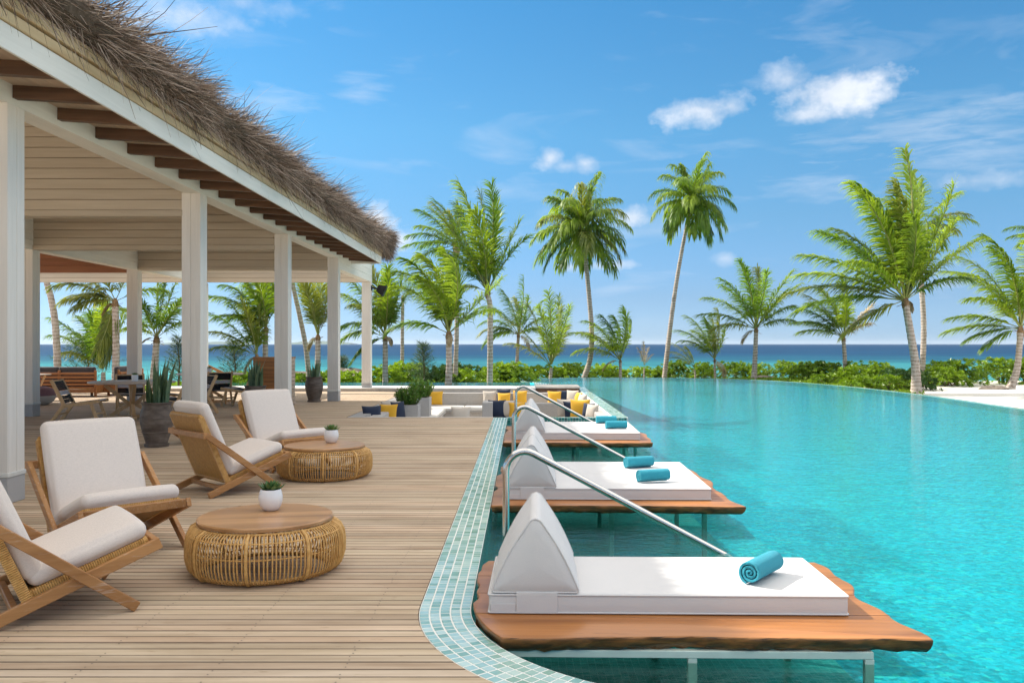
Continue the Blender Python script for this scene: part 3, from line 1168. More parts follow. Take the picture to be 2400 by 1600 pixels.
# left kerb with its drain slats
kerb = MB()
kerb.box(-3.715, PIT_X0 - 0.003, PIT_Y0 - 0.02, PIT_Y1, -0.05, -0.012)
kb = kerb.build('drain_kerb', M_concretelt)
struct(kb)
sl = MB()
yy = PIT_Y0
while yy < PIT_Y1:
    sl.box(-3.70, PIT_X0 - 0.01, yy, yy + 0.045, -0.012, 0.0)
    yy += 0.08
sl.build('drain_slat', M_concrete, kb, kind='stuff')
nk = MB()
nk.box(-3.36, XI - 0.31, PIT_Y0 - 0.045, PIT_Y0 + 0.06, -0.06, 0.003)
struct(nk.build('lounge_kerb', M_concretelt))
# tiled ledges between lounge and pool
led = MB()
led.box(XI, 2.25, PIT_Y0 - 0.012, PIT_Y0 + 0.12, -0.12, -0.008)
led.box(PIT_X1, 2.25, PIT_Y0 + 0.12, 31.8, -0.12, -0.008)
lo = led.build('lounge_ledge', M_grout)
struct(lo)
lt = MB()
def small_tile(mb, x0, x1, y0, y1, z=0.0):
    b = len(mb.v)
    mb.v += [(x0, y0, z - 0.009), (x1, y0, z - 0.009), (x1, y1, z - 0.009), (x0, y1, z - 0.009),
             (x0, y0, z), (x1, y0, z), (x1, y1, z), (x0, y1, z)]
    mb.f += [(b + 4, b + 5, b + 6, b + 7), (b, b + 1, b + 5, b + 4), (b + 1, b + 2, b + 6, b + 5), (b + 3, b, b + 4, b + 7)]
for i in range(5):
    yy = PIT_Y0 + 0.13
    while yy < 31.7:
        small_tile(lt, PIT_X1 + 0.004 + i * 0.06, PIT_X1 + 0.056 + i * 0.06, yy + 0.003, yy + 0.057)
        yy += 0.06
for i in range(42):
    for j in range(2):
        small_tile(lt, XI + i * 0.06 + 0.003, XI + i * 0.06 + 0.057, PIT_Y0 + j * 0.06 + 0.003, PIT_Y0 + j * 0.06 + 0.055)
lt.build('ledge_tile', M_tilefar, lo, kind='stuff')
# teal tiles on the ledge's face toward the camera
ft = MB()
for i in range(42):
    for j in range(2):
        x0 = XI + 0.004 + i * 0.06
        z0 = -0.105 + j * 0.05
        b = len(ft.v)
        yq = PIT_Y0 - 0.017
        ft.v += [(x0, yq + .005, z0), (x0 + .053, yq + .005, z0), (x0 + .053, yq + .005, z0 + .044), (x0, yq + .005, z0 + .044),
                 (x0 + .002, yq, z0 + .002), (x0 + .051, yq, z0 + .002), (x0 + .051, yq, z0 + .042), (x0 + .002, yq, z0 + .042)]
        ft.f += [(b + 4, b + 5, b + 6, b + 7)] + [(b + k, b + (k + 1) % 4, b + 4 + (k + 1) % 4, b + 4 + k) for k in range(4)]
TEAL = [(0.1, (0.015, 0.13, 0.11)), (0.5, (0.03, 0.25, 0.20)), (0.9, (0.10, 0.42, 0.34))]
def mk_teal_run():
    m, t, p = new_mat('teal_glass_tile_run')
    setp(t, p, color=t.ramp(t.node('ShaderNodeNewGeometry').outputs['Random Per Island'], TEAL), rough=0.15, spec=0.5)
    return m
ft.build('face_tile', mk_teal_run(), lo, kind='stuff')

# low wall behind the lounge, reflecting pool behind that
lw = MB()
lw.box(-12.0, 0.45, 28.7, 28.95, -0.9, 0.075)
lwo = tag(lw.build('low_wall', M_concretelt), 'long low cream wall behind the sunken lounge', 'wall')
lc = MB()
lc.box(-12.0, 0.45, 28.67, 30.0, 0.0775, 0.118, 0.006)
lc.build('wall_cap', M_whitetop, lwo)
rw = MB()
rw.v = [(-12, 30.0, 0.10), (0.3, 30.0, 0.10), (0.3, 32.9, 0.10), (-12, 32.9, 0.10)]
rw.f = [(0, 1, 2, 3)]
struct(rw.build('reflecting_pool_water', M_water))
rf = MB()
rf.box(-12, 0.45, 30.0, 33.0, -1.2, -0.12)
rf.box(-12, 0.3, 32.9, 33.0, -0.12, 0.097)
rf.box(0.3, 0.45, 30.0, 33.0, -0.12, 0.097)
struct(rf.build('reflecting_pool_basin', M_floor))
bar_ = thing('recessed_bar', 'low brown recessed counter at the back right of the sunken lounge', 'counter', (1.1, 29.6, -0.3))
mb = MB()
mb.box(-0.62, 0.82, -0.55, 0.9, -0.62, 0.2, 0.01)
mb.build('counter_body', M_rafter, bar_)
mb = MB()
mb.box(-0.63, 0.84, -0.6, 0.95, 0.203, 0.26, 0.008)
mb.build('counter_top', M_concretelt, bar_)
from mathutils import noise as NOISE
bar_.location.z = -0.12
ts = MB()
ts.prism([(0.46, 28.75), (2.24, 28.75), (2.24, 32.6), (1.6, 34.3), (0.9, 35.9), (0.46, 37.2)], -1.0, -0.065)
tso = ts.build('tiled_terrace', M_grout)
struct(tso)
tt = MB()
yy = 30.6
while yy < 37:
    for i in range(18):
        xx = 0.47 + i * 0.1
        if not inside(xx + 0.13, yy + 0.05, POOL):
            small_tile(tt, xx + .005, xx + .095, yy + .005, yy + .095, -0.058)
    yy += 0.1
tt.build('terrace_tile', M_tilefar, tso, kind='stuff')

# ------------------------------------------------------------------ pavilion
pav = thing('thatched_pavilion', 'open white pavilion with shaggy thatched eave, brown rafters and planked ceilings', 'pavilion', (0, 0, 0))
COL_X = -4.98                      # pool-side face of the outer columns
CW = 0.29
COL_Y = [8.47 + 5.08 * i for i in range(5)]
IN_X = -10.42


def column(x1, y0, zt):
    """x1: right face, y0: near face"""
    mb = MB()
    x0, y1 = x1 - CW, y0 + CW
    gz = 0.004
    # clad shaft: corner boards with a recessed joint on the near and pool faces
    mb.box(x0 + .008, x1 - .008, y0 + .008, y1 - .008, 0.27, zt)
    for a, b_ in ((x0, x0 + CW * 0.47), (x0 + CW * 0.5, x1)):
        mb.box(a, b_, y0, y0 + .012, 0.27, zt, 0.003)
    for a, b_ in ((y0 + 0.0125, y0 + CW * 0.52), (y0 + CW * 0.545, y1)):
        mb.box(x1 - .012, x1, a, b_, 0.27, zt, 0.003)
        mb.box(x0, x0 + .012, a, b_, 0.27, zt, 0.003)
    o = mb.build('column', M_white, pav, origin=(x0 + CW / 2, y0 + CW / 2, 0))
    mb = MB()
    e = 0.012
    mb.box(x0 - e, x1 + e, y0 - e, y1 + e, 0.255, 0.30, 0.006)
    mb.build('collar', M_trim, o).location = tuple(-q for q in o.location)
    mb = MB()
    mb.box(x0 - .004, x1 + .004, y0 - .004, y1 + .004, 0.001, 0.254, 0.004)
    mb.build('plinth', M_granite, o).location = tuple(-q for q in o.location)


for i, cy in enumerate(COL_Y):
    column(COL_X, cy, 3.889 if i < 4 else 3.60)
column(COL_X, COL_Y[0] - 5.08, 3.889)
for cy in COL_Y[2:]:
    column(IN_X, cy, 3.56)
for cy in (COL_Y[3], COL_Y[4]):
    column(IN_X - 6.4, cy, 3.56)

# long eave beam over the columns
mb = MB()
mb.box(COL_X - 0.27, COL_X - 0.003, 1.0, COL_Y[3] + 0.2, 3.89, 4.13, 0.004)
mb.box(COL_X - 0.262, COL_X - 0.012, 1.0, COL_Y[3] + 0.2, 4.132, 4.45)
mb.build('eave_beam', M_whiteY, pav)
# deeper planked beam in the open last bay
lbm = MB()
lbm.box(COL_X - 0.25, COL_X - 0.02, COL_Y[3] + 0.22, COL_Y[4] + CW, 3.605, 4.18)
lb = lbm.build('end_beam', M_white, pav)
for k in range(3):
    mb = MB()
    mb.box(COL_X - 0.0195, COL_X + 0.002, COL_Y[3] + 0.22, COL_Y[4] + CW, 3.60 + k * 0.198, 3.60 + k * 0.198 + 0.193, 0.004)
    mb.build('plank', M_whiteY, lb)
mb = MB()
mb.box(COL_X - 0.27, COL_X + 0.03, COL_Y[3] + 0.22, COL_Y[4] + CW + .03, 4.197, 4.235, 0.004)
mb.build('beam_cap', M_trim, lb)

# inner long beam
ibm = MB()
ibm.box(IN_X - 0.26, IN_X - 0.02, 8.0, COL_Y[4], 3.56, 4.6)
ib = ibm.build('inner_beam', M_white, pav)
for k in range(5):
    mb = MB()
    mb.box(IN_X - 0.0195, IN_X + 0.002, 8.0, COL_Y[4], 3.56 + k * 0.2, 3.56 + k * 0.2 + 0.195, 0.004)
    mb.build('plank', M_whiteY, ib)


def header(y, x0, x1, z0, z1, pitch, mat=None, bottom=True):
    h = MB()
    xt = min(x1, -4.45 - (z1 - 4.25) / 0.64)
    zk = min(z1, 4.25 + (-4.45 - x1) * 0.64)
    h.add([(x0, y + .022, z0 + .01), (x1, y + .022, z0 + .01), (x1, y + .022, zk), (xt, y + .022, z1), (x0, y + .022, z1),
           (x0, y + .24, z0 + .01), (x1, y + .24, z0 + .01), (x1, y + .24, zk), (xt, y + .24, z1), (x0, y + .24, z1)],
          [(0, 1, 2, 3, 4), (9, 8, 7, 6, 5), (0, 5, 6, 1), (1, 6, 7, 2), (2, 7, 8, 3), (3, 8, 9, 4), (4, 9, 5, 0)])
    o = h.build('cross_beam', M_rafter, pav)
    z = z0 + (0.10 if bottom else 0)
    if bottom:
        mb = MB()
        mb.box(x0, x1, y - 0.022, y + 0.25, z0, z0 + 0.095, 0.005)
        mb.build('trim_board', M_plank, o)
    while z < z1 - 0.02:
        zz = min(z + pitch - 0.0075, z1)
        mb = MB()
        xe = min(x1, -4.45 - (zz - 4.25) / 0.64)
        if xe < x0 + 1: break
        mb.box(x0, xe, y, y + 0.0215, z, zz, 0.004)
        mb.build('plank', mat or M_plank, o)
        z += pitch


XL, XR = -18.5, COL_X - 0.275
header(COL_Y[1] + 0.02, XL, XR, 3.53, 6.6, 0.162)
header(COL_Y[2] + 0.02, XL, XR, 3.56, 5.2, 0.162)
header(COL_Y[3] + 0.02, IN_X + 0.0, XR, 3.55, 4.8, 0.19)
header(COL_Y[4] + 0.02, XL, XR - 0.0, 3.58, 4.06, 0.15, bottom=False)
# stained timber ceiling over the inner bay
rc = MB()
rc.box(XL, IN_X - 0.27, COL_Y[2] + 0.3, 24.9, 4.62, 4.64)
rco = rc.build('inner_ceiling', M_redwood, pav)
yy = COL_Y[2] + 0.3
while yy < 24.6:
    mb = MB()
    mb.box(XL, IN_X - 0.27, yy + .006, yy + .234, 4.595, 4.6185, 0.004)
    mb.build('plank', M_redwood, rco)
    yy += 0.24
rc = MB()
rc.box(XL, IN_X - 0.27, 24.885, 24.92, 3.58, 4.61)
rgo = rc.build('inner_gable', M_redwood, pav)
for k in range(5):
    mb = MB()
    mb.box(XL, IN_X - 0.27, 24.862, 24.8845, 3.575 + k * 0.205, 3.575 + k * 0.205 + 0.197, 0.004)
    mb.build('plank', M_redwood, rgo)

# rafters, soffit, fascia
EAVE_X = -4.09
def rz_at(x):                     # underside of the rafters: falls gently outward
    return 3.955 - (x - COL_X) * 0.062


NR = 22
for k in range(-5, NR):
    yr = 7.76 + 0.83 * k + U(-.01, .01)
    if yr > 25.2: break
    mb = MB()
    x0, x1 = COL_X + 0.001, EAVE_X - 0.03
    b = 0.045
    za, zb = rz_at(x0), rz_at(x1)
    v = []
    for (x, z) in ((x0, za), (x1, zb)):
        v += [(x, yr - b, z), (x, yr + b, z), (x, yr + b, z + 0.125), (x, yr - b, z + 0.125)]
    mb.add(v, [(0, 1, 2, 3), (7, 6, 5, 4), (0, 4, 5, 1), (1, 5, 6, 2), (2, 6, 7, 3), (3, 7, 4, 0)])
    mb.build('rafter', M_rafter, pav, origin=((x0 + x1) / 2, yr, za))
for k in range(6):
    xa, xb = COL_X - 0.0 + k * 0.146, COL_X + (k + 1) * 0.146 - 0.005
    mb = MB()
    za, zb = rz_at(xa) + 0.128, rz_at(xb) + 0.128
    mb.add([(xa, 1, za), (xb, 1, zb), (xb, 25.4, zb), (xa, 25.4, za), (xa, 1, za + .02), (xb, 1, zb + .02), (xb, 25.4, zb + .02), (xa, 25.4, za + .02)],
           [(0, 3, 2, 1), (4, 5, 6, 7), (0, 1, 5, 4), (1, 2, 6, 5), (2, 3, 7, 6), (3, 0, 4, 7)])
    mb.build('soffit_board', M_soffit, pav, origin=(0, 13, 0))
END_Y = 25.5
fb = [1.0, 5.9, 10.8, 15.7, 20.6, END_Y]
for a, b_ in zip(fb, fb[1:]):
    mb = MB()
    mb.box(EAVE_X - 0.028, EAVE_X, a + 0.001, b_ - 0.001, 3.885, 4.095, 0.004)
    mb.build('fascia_board', M_whiteY, pav, origin=(EAVE_X, (a + b_) / 2, 4))
for a, b_ in zip(fb, fb[1:]):
    mb = MB()
    mb.box(EAVE_X - 0.06, EAVE_X + 0.018, a + 0.002, b_ - 0.002, 4.10, 4.195, 0.006)
    mb.build('eave_batten', M_bamboo, pav, origin=(EAVE_X, (a + b_) / 2, 4))
    mb = MB()
    mb.box(EAVE_X - 0.05, EAVE_X + 0.04, a + 0.1, b_ - 0.002, 4.215, 4.325, 0.006)
    mb.build('eave_batten', M_bamboo, pav, origin=(EAVE_X, (a + b_) / 2, 4))
# end fascia across the gable of the thatch
mb = MB()
mb.box(-16, EAVE_X - 0.03, END_Y - 0.03, END_Y - 0.001, 3.885, 4.095, 0.004)
mb.build('fascia_board', M_whiteY, pav)

# thatched roof body: hipped
rb = MB()
ys = -7.0
prof = [(-4.3, 4.3), (-4.04, 4.335), (-3.92, 4.42), (-3.88, 4.52), (-3.95, 4.66), (-4.15, 4.80), (-11.5, 9.4)]
inn = (-11.5, 8.9)
ye = [25.55, 25.8, 25.95, 26.0, 25.95, 25.8, 19.5]
n = len(prof)
for (x, z) in prof:
    rb.v.append((x, ys, z))
for (x, z), e in zip(prof, ye):
    rb.v.append((x, e, z))
for i in range(n - 1):
    rb.f.append((i, i + 1, n + i + 1, n + i))
# mirrored left slope and hip end
b = len(rb.v)
for (x, z) in prof:
    rb.v.append((-19.4 - x if x > -11 else x, ys, z))
for (x, z), e in zip(prof, ye):
    rb.v.append((-19.4 - x if x > -11 else x, e, z))
for i in range(n - 1):
    rb.f.append((b + i, b + n + i, b + n + i + 1, b + i + 1))
    rb.f.append((n + i, n + i + 1, b + n + i + 1, b + n + i))
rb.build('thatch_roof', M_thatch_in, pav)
# unseen pale ceiling under the thatch, added to bounce light inside
cl = MB()
cl.v += [(-4.3, ys, 4.29), (-4.3, 25.5, 4.29), (-11.0, 19.6, 8.6), (-11.0, ys, 8.6), (-15.1, ys, 4.29), (-15.1, 25.5, 4.29)]
cl.f += [(0, 1, 2, 3), (3, 2, 5, 4), (1, 5, 2)]
cl.build('bounce_ceiling', M_ceil, pav)

# loose strands at the eave
st = MB()
rs = random.Random(3)


def strand(p, d, L, w_, droop, seg=3):
    p = Vector(p)
    d = Vector(d).normalized()
    side = d.cross(Vector((rs.uniform(-1, 1), rs.uniform(-1, 1), rs.uniform(-1, 1)))).normalized()
    b = len(st.v)
    for i in range(seg + 1):
        k = i / seg
        ww = w_ * (1 - 0.75 * k)
        st.v += [tuple(p - side * ww), tuple(p + side * ww)]
        d = (d + Vector((rs.uniform(-.12, .12), rs.uniform(-.12, .12), -droop + rs.uniform(-.11, .11)))).normalized()
        p = p + d * (L / seg)
    for i in range(seg):
        st.f.append((b + 2 * i, b + 2 * i + 1, b + 2 * i + 3, b + 2 * i + 2))


NS = 17000
for i in range(NS):
    yy = 5.6 + 20.5 * rs.random() ** 1.0
    q = rs.random()
    # q = 0 bottom lip of the thatch, 1 the top of its cut edge
    if q < 0.75:
        t = q / 0.75
        x = -4.12 + 0.13 * sin(t * pi * 0.6) + rs.uniform(-.10, .06)
        z = 4.34 + 0.37 * t
        ang = -0.62 + 1.0 * t + rs.gauss(0, 0.36)
    else:
        t = (q - 0.75) / 0.25
        x = -4.12 - 0.75 * t
        z = 4.66 + 0.47 * t
        ang = 0.3 + rs.gauss(0, 0.4)
    L = rs.uniform(0.24, 0.52) * (0.8 + 0.35 * sin(yy * 2.3) * sin(yy * 0.9 + 1))
    if rs.random() < 0.06:
        L *= 1.9
    dy = rs.gauss(0, 0.75)
    strand((x, yy, z), (cos(ang), dy, sin(ang)), L, rs.uniform(0.003, 0.0085), 0.10 if q < .4 else 0.02)
for i in range(900):             # long ones hanging over the battens
    yy = rs.uniform(5.6, 26)
    strand((-4.03 + rs.uniform(-.03, .06), yy, 4.36 + rs.uniform(0, .15)), (0.5, rs.gauss(0, .35), -0.9), rs.uniform(0.18, 0.52), 0.004, 0.35)
for i in range(5200):            # round the hip corner
    a = rs.uniform(0, pi / 2)
    t = rs.random()
    r = 0.42 + rs.uniform(-.08, .05)
    x, yy, z = -4.4 + r * cos(a), 25.5 + r * sin(a), 4.3 + 0.5 * t
    ang = -0.9 + 1.2 * t + rs.gauss(0, .3)
    strand((x, yy, z), (cos(ang) * cos(a) + rs.gauss(0, .2), cos(ang) * sin(a) + rs.gauss(0, .2), sin(ang)), rs.uniform(.18, .5), rs.uniform(0.003, 0.006), 0.14)
for i in range(2500):            # along the far hip
    x = -4.4 - rs.random() * 6
    t = rs.random()
    ang = -0.8 + 1.1 * t + rs.gauss(0, .3)
    strand((x, 25.85, 4.34 + 0.5 * t), (rs.gauss(0, .4), cos(ang), sin(ang)), rs.uniform(.15, .35), 0.004, 0.1)
st.build('thatch_strands', M_strand, pav, kind='stuff')

# loudspeaker on the last column
spk = thing('outdoor_loudspeaker', 'black outdoor loudspeaker bolted to the farthest pool-side column', 'loudspeaker', (COL_X, COL_Y[4] + 0.12, 3.4))
mb = MB()
M_ = Matrix.Translation((0.34, 0, -0.06)) @ Matrix.Rotation(radians(22), 4, 'Y')
v = [(-.13, -.12, -.11), (-.13, .12, -.11), (-.13, .12, .11), (-.13, -.12, .11), (.13, -.16, -.19), (.13, .16, -.19), (.13, .16, .19), (.13, -.16, .19)]
mb.add(v, [(0, 1, 2, 3), (7, 6, 5, 4), (0, 4, 5, 1), (1, 5, 6, 2), (2, 6, 7, 3), (3, 7, 4, 0)], M_)
mb.build('cabinet', M_black, spk)
mb = MB()
mb.box(0.0045, 0.03, -.06, .06, -.08, .08, 0.003)
mb.bar((0.03, 0, 0), (0.24, 0, -0.02), 0.05, 0.06)
mb.build('bracket', M_black, spk)

# ------------------------------------------------------------------ lounge chairs
def frame_from(p0, p1):
    """chair-space matrix whose x runs p0->p1 in the d-z plane, y across, z normal"""
    x = Vector((p1[0] - p0[0], 0, p1[1] - p0[1])).normalized()
    y = Vector((0, 1, 0))
    z = x.cross(y)
    M = Matrix((x, y, z)).transposed().to_4x4()
    M.translation = Vector((p0[0], 0, p0[1]))
    return M


CH_GROUP = 'low rattan lounge chairs with oatmeal cushions'


def lounge_chair(label, x, y, rz):
    t = thing('lounge_chair', label, 'chair', (x, y, 0), radians(rz), CH_GROUP)
    sh = -0.42
    B0, B1 = (0.24 + sh, 0.13), (-0.06 + sh, 0.84)       # back shell, bottom to top
    S0, S1 = (0.20 + sh, 0.145), (0.87 + sh, 0.385)      # seat shell, rear to front
    Mb = frame_from(B0, B1)
    Lb = sqrt((B1[0] - B0[0]) ** 2 + (B1[1] - B0[1]) ** 2)
    Ms = frame_from(S0, S1)
    Ls = sqrt((S1[0] - S0[0]) ** 2 + (S1[1] - S0[1]) ** 2)
    mb = MB()
    mb.rbox(Lb / 2, 0.36, 0.026, 0.022, Mb @ Matrix.Translation((Lb / 2, 0, 0.0)), 4, 4)
    sb = mb.build('back_shell', M_rattan, t, smooth=60)
    # wrapped cane edge, turn by turn
    ed = MB()
    for sy in (-1, 1):
        kx = 0.015
        while kx < Lb - 0.02:
            ed.ring((0, 0, 0), 0.0, 0.0, 3, 3) if False else None
            Mq = Mb @ Matrix.Translation((kx, sy * 0.352, 0))
            ed.box(-0.0048, 0.0048, -0.014, 0.014, -0.030, 0.030, 0.003, Mq)
            kx += 0.0125
    ed.build('wrapped_edge', M_cane, sb, kind='stuff')
    mb = MB()
    mb.rbox(Ls / 2, 0.345, 0.018, 0.016, Ms @ Matrix.Translation((Ls / 2, 0, 0.0)), 4, 4)
    ss = mb.build('seat_shell', M_rattan, t, smooth=60)
    ed = MB()
    for sy in (-1, 1):
        kx = 0.015
        while kx < Ls - 0.02:
            Mq = Ms @ Matrix.Translation((kx, sy * 0.335, 0))
            ed.box(-0.0048, 0.0048, -0.014, 0.014, -0.022, 0.022, 0.003, Mq)
            kx += 0.0125
    ky = -0.33
    while ky < 0.33:
        Mq = Ms @ Matrix.Translation((Ls - 0.012, ky, 0))
        ed.box(-0.014, 0.014, -0.0048, 0.0048, -0.022, 0.022, 0.003, Mq)
        ky += 0.0125
    ed.build('wrapped_edge', M_cane, ss, kind='stuff')
    # cushions
    mb = MB()
    mb.rbox(0.385, 0.35, 0.054, 0.046, Mb @ Matrix.Translation((0.47, 0, -0.084)), 8, 8, 0.016)
    mb.build('back_cushion', M_cushion, t, smooth=180)
    mb = MB()
    mb.rbox(0.33, 0.35, 0.052, 0.047, Ms @ Matrix.Translation((0.40, 0, 0.074)) @ Matrix.Rotation(0, 4, 'Y'), 8, 8, 0.02)
    mb.build('seat_cushion', M_cushion, t, smooth=180)
    for sy in (-1, 1):
        yA, yB = sy * 0.382, sy * 0.424
        mb = MB()
        mb.bar((0.02 + sh, yA, 0.024), (0.93 + sh, yA, 0.372), 0.036, 0.066, ext=0.0)
        mb.build('side_rail', M_teak, t, origin=(0.4 + sh, yA, .2))
        mb = MB()
        mb.bar((-0.03 + sh, yB, 0.645), (0.79 + sh, yB, 0.022), 0.036, 0.060)
        mb.build('crossed_leg', M_teak, t, origin=(0.4 + sh, yB, .3))
    mb = MB()
    mb.box(-0.058 + sh, -0.012 + sh, -0.44, 0.44, 0.605, 0.662, 0.004)
    mb.build('back_crossbar', M_teak, t)
    mb = MB()
    mb.box(0.885 + sh, 0.925 + sh, -0.362, 0.362, 0.335, 0.395, 0.004)
    mb.box(0.16 + sh, 0.20 + sh, -0.362, 0.362, 0.06, 0.10, 0.004)
    mb.build('front_crossbar', M_teak, t)
    return t


lounge_chair('rattan lounge chair cut by the left picture edge, its front foot nearest the camera', -2.79, 5.22, 36)
lounge_chair('rattan lounge chair facing the front coffee table from beside the nearest white column', -3.12, 6.62, -44)
lounge_chair('rattan lounge chair seen from behind, its woven back turned to the camera', -3.12, 9.33, 44)
lounge_chair('farthest rattan lounge chair, behind the second coffee table', -2.99, 11.05, -40)


# ------------------------------------------------------------------ rattan coffee tables
def coffee_table(label, x, y, R, rot):
    t = thing('coffee_table', label, 'table', (x, y, 0), rot, 'round rattan coffee tables')
    k = R / 0.55
    prof = [(0.445, 0.012), (0.495, 0.022), (0.532, 0.062), (0.548, 0.12), (0.550, 0.20), (0.542, 0.26), (0.517, 0.307), (0.468, 0.333)]
    prof = [(a * k, b_) for a, b_ in prof]
    rr = random.Random(5)
    ribs = MB()
    n = 124
    for i in range(n):
        if i % 15 == 0:
            continue
        a = 2 * pi * i / n + rr.uniform(-.006, .006)
        pts = [(r * cos(a), r * sin(a), z) for r, z in prof]
        ribs.tube(pts, 0.0056, 5, False)
    ribs.build('cane_ribs', M_cane, t, kind='stuff', smooth=180)
    for i in range(0, n, 15):
        a = 2 * pi * i / n
        mb = MB()
        mb.tube([((r + 0.003) * cos(a), (r + 0.003) * sin(a), z) for r, z in prof], 0.0125, 6, False)
        mb.build('broad_rib', M_cane, t, smooth=180)
    for (r, z, q) in ((0.548 * k, 0.185, .0055), (0.518 * k, 0.045, .0055), (0.532 * k, 0.285, .0055), (0.45 * k, 0.013, .011), (0.47 * k, 0.330, .011)):
        mb = MB()
        mb.ring((0, 0, z), r - 0.006, q, 72, 6)
        mb.build('cane_hoop', M_cane, t, smooth=180)
    mb = MB()
    rt = 0.475 * k
    mb.lathe([(0, 0.343), (rt - 0.012, 0.343), (rt, 0.349), (rt, 0.366), (rt - 0.008, 0.374), (0, 0.3745)], 72)
    mb.build('table_top', M_tabletop, t, smooth=40)
    mb = MB()
    mb.bar((-0.4, 0, .325), (0.4, 0, .325), .03, .03)
    mb.bar((0, -0.4, .325), (0, -0.016, .325), .03, .03)
    mb.bar((0, 0.016, .325), (0, 0.4, .325), .03, .03)
    mb.build('top_brace', M_teak, t)
    return t


coffee_table('front rattan coffee table with a wooden disc top, nearest the camera', -1.76, 6.02, 0.525, 0.2)
coffee_table('second rattan coffee table with a wooden disc top, beside the far lounge chairs', -2.31, 10.25, 0.54, 1.1)


def succulent(mb, n, R, rr, h0):
    for i in range(n):
        a = 2.4 * i + rr.uniform(-.2, .2)
        k = 1 - i / n
        el = radians(18 + 62 * (1 - k))
        L = R * (0.55 + 0.45 * k)
        d = Vector((cos(a) * cos(el), sin(a) * cos(el), sin(el)))
        up = Vector((-cos(a) * sin(el), -sin(a) * sin(el), cos(el)))
        sd = d.cross(up)
        w_ = L * 0.17
        b = len(mb.v)
        p = Vector((0, 0, h0))
        pts = [p + d * 0.01]
        mb.v.append(tuple(p))
        for s_k, ww, th in ((0.35, 1.0, .5), (0.7, 0.95, .45)):
            q = p + d * (L * s_k) + up * (0.1 * L * s_k * s_k)
            mb.v += [tuple(q + sd * w_ * ww), tuple(q + up * w_ * th * 0.25), tuple(q - sd * w_ * ww), tuple(q - up * w_ * th)]
        mb.v.append(tuple(p + d * L + up * 0.16 * L))
        for j in range(4):
            j2 = (j + 1) % 4
            mb.f += [(b, b + 1 + j, b + 1 + j2), (b + 1 + j, b + 5 + j, b + 5 + j2, b + 1 + j2), (b + 5 + j, b + 9, b + 5 + j2)]


def pot_plant(label, x, y, z, R, hgt, kind='round', grp='small white pots with succulents'):
    t = thing('potted_succulent', label, 'potted plant', (x, y, z), 0.3, grp)
    mb = MB()
    if kind == 'round':
        pr = [(0, 0.0), (0.55, 0.0), (0.62, 0.02), (0.86, 0.22), (0.99, 0.48), (0.98, 0.70), (0.88, 0.92), (0.82, 1.0), (0.76, 1.0), (0.80, 0.9), (0.78, 0.82), (0, 0.82)]
    else:
        pr = [(0, 0.0), (0.85, 0.0), (0.92, 0.03), (1.0, 1.0), (0.93, 1.0), (0.88, 0.85), (0, 0.85)]
    mb.lathe([(a * R, b_ * hgt) for a, b_ in pr], 36)
    mb.build('pot', M_pot, t, smooth=45)
    mb = MB()
    mb.lathe([(0, hgt * 0.9), (R * 0.77, hgt * 0.885)], 20)
    mb.build('soil', M_soil, t)
    mb = MB()
    succulent(mb, 30, R * 1.42, random.Random(int(x * 100)), hgt * 0.88)
    mb.build('leaves', M_succ, t, smooth=50)


pot_plant('white round pot with a spiky succulent on the front coffee table', -1.78, 6.2, 0.375, 0.084, 0.148)
pot_plant('white round pot with a succulent on the second coffee table', -2.27, 10.42, 0.375, 0.088, 0.155)

# ------------------------------------------------------------------ daybeds over the pool
BED_ROT = radians(-1.2)


def live_edge(x, seed, amp):
    return amp * (0.55 * sin(x * 2.1 + seed) + 0.3 * sin(x * 5.3 + seed * 2.3) + 0.15 * sin(x * 11.7 + seed * 1.7))


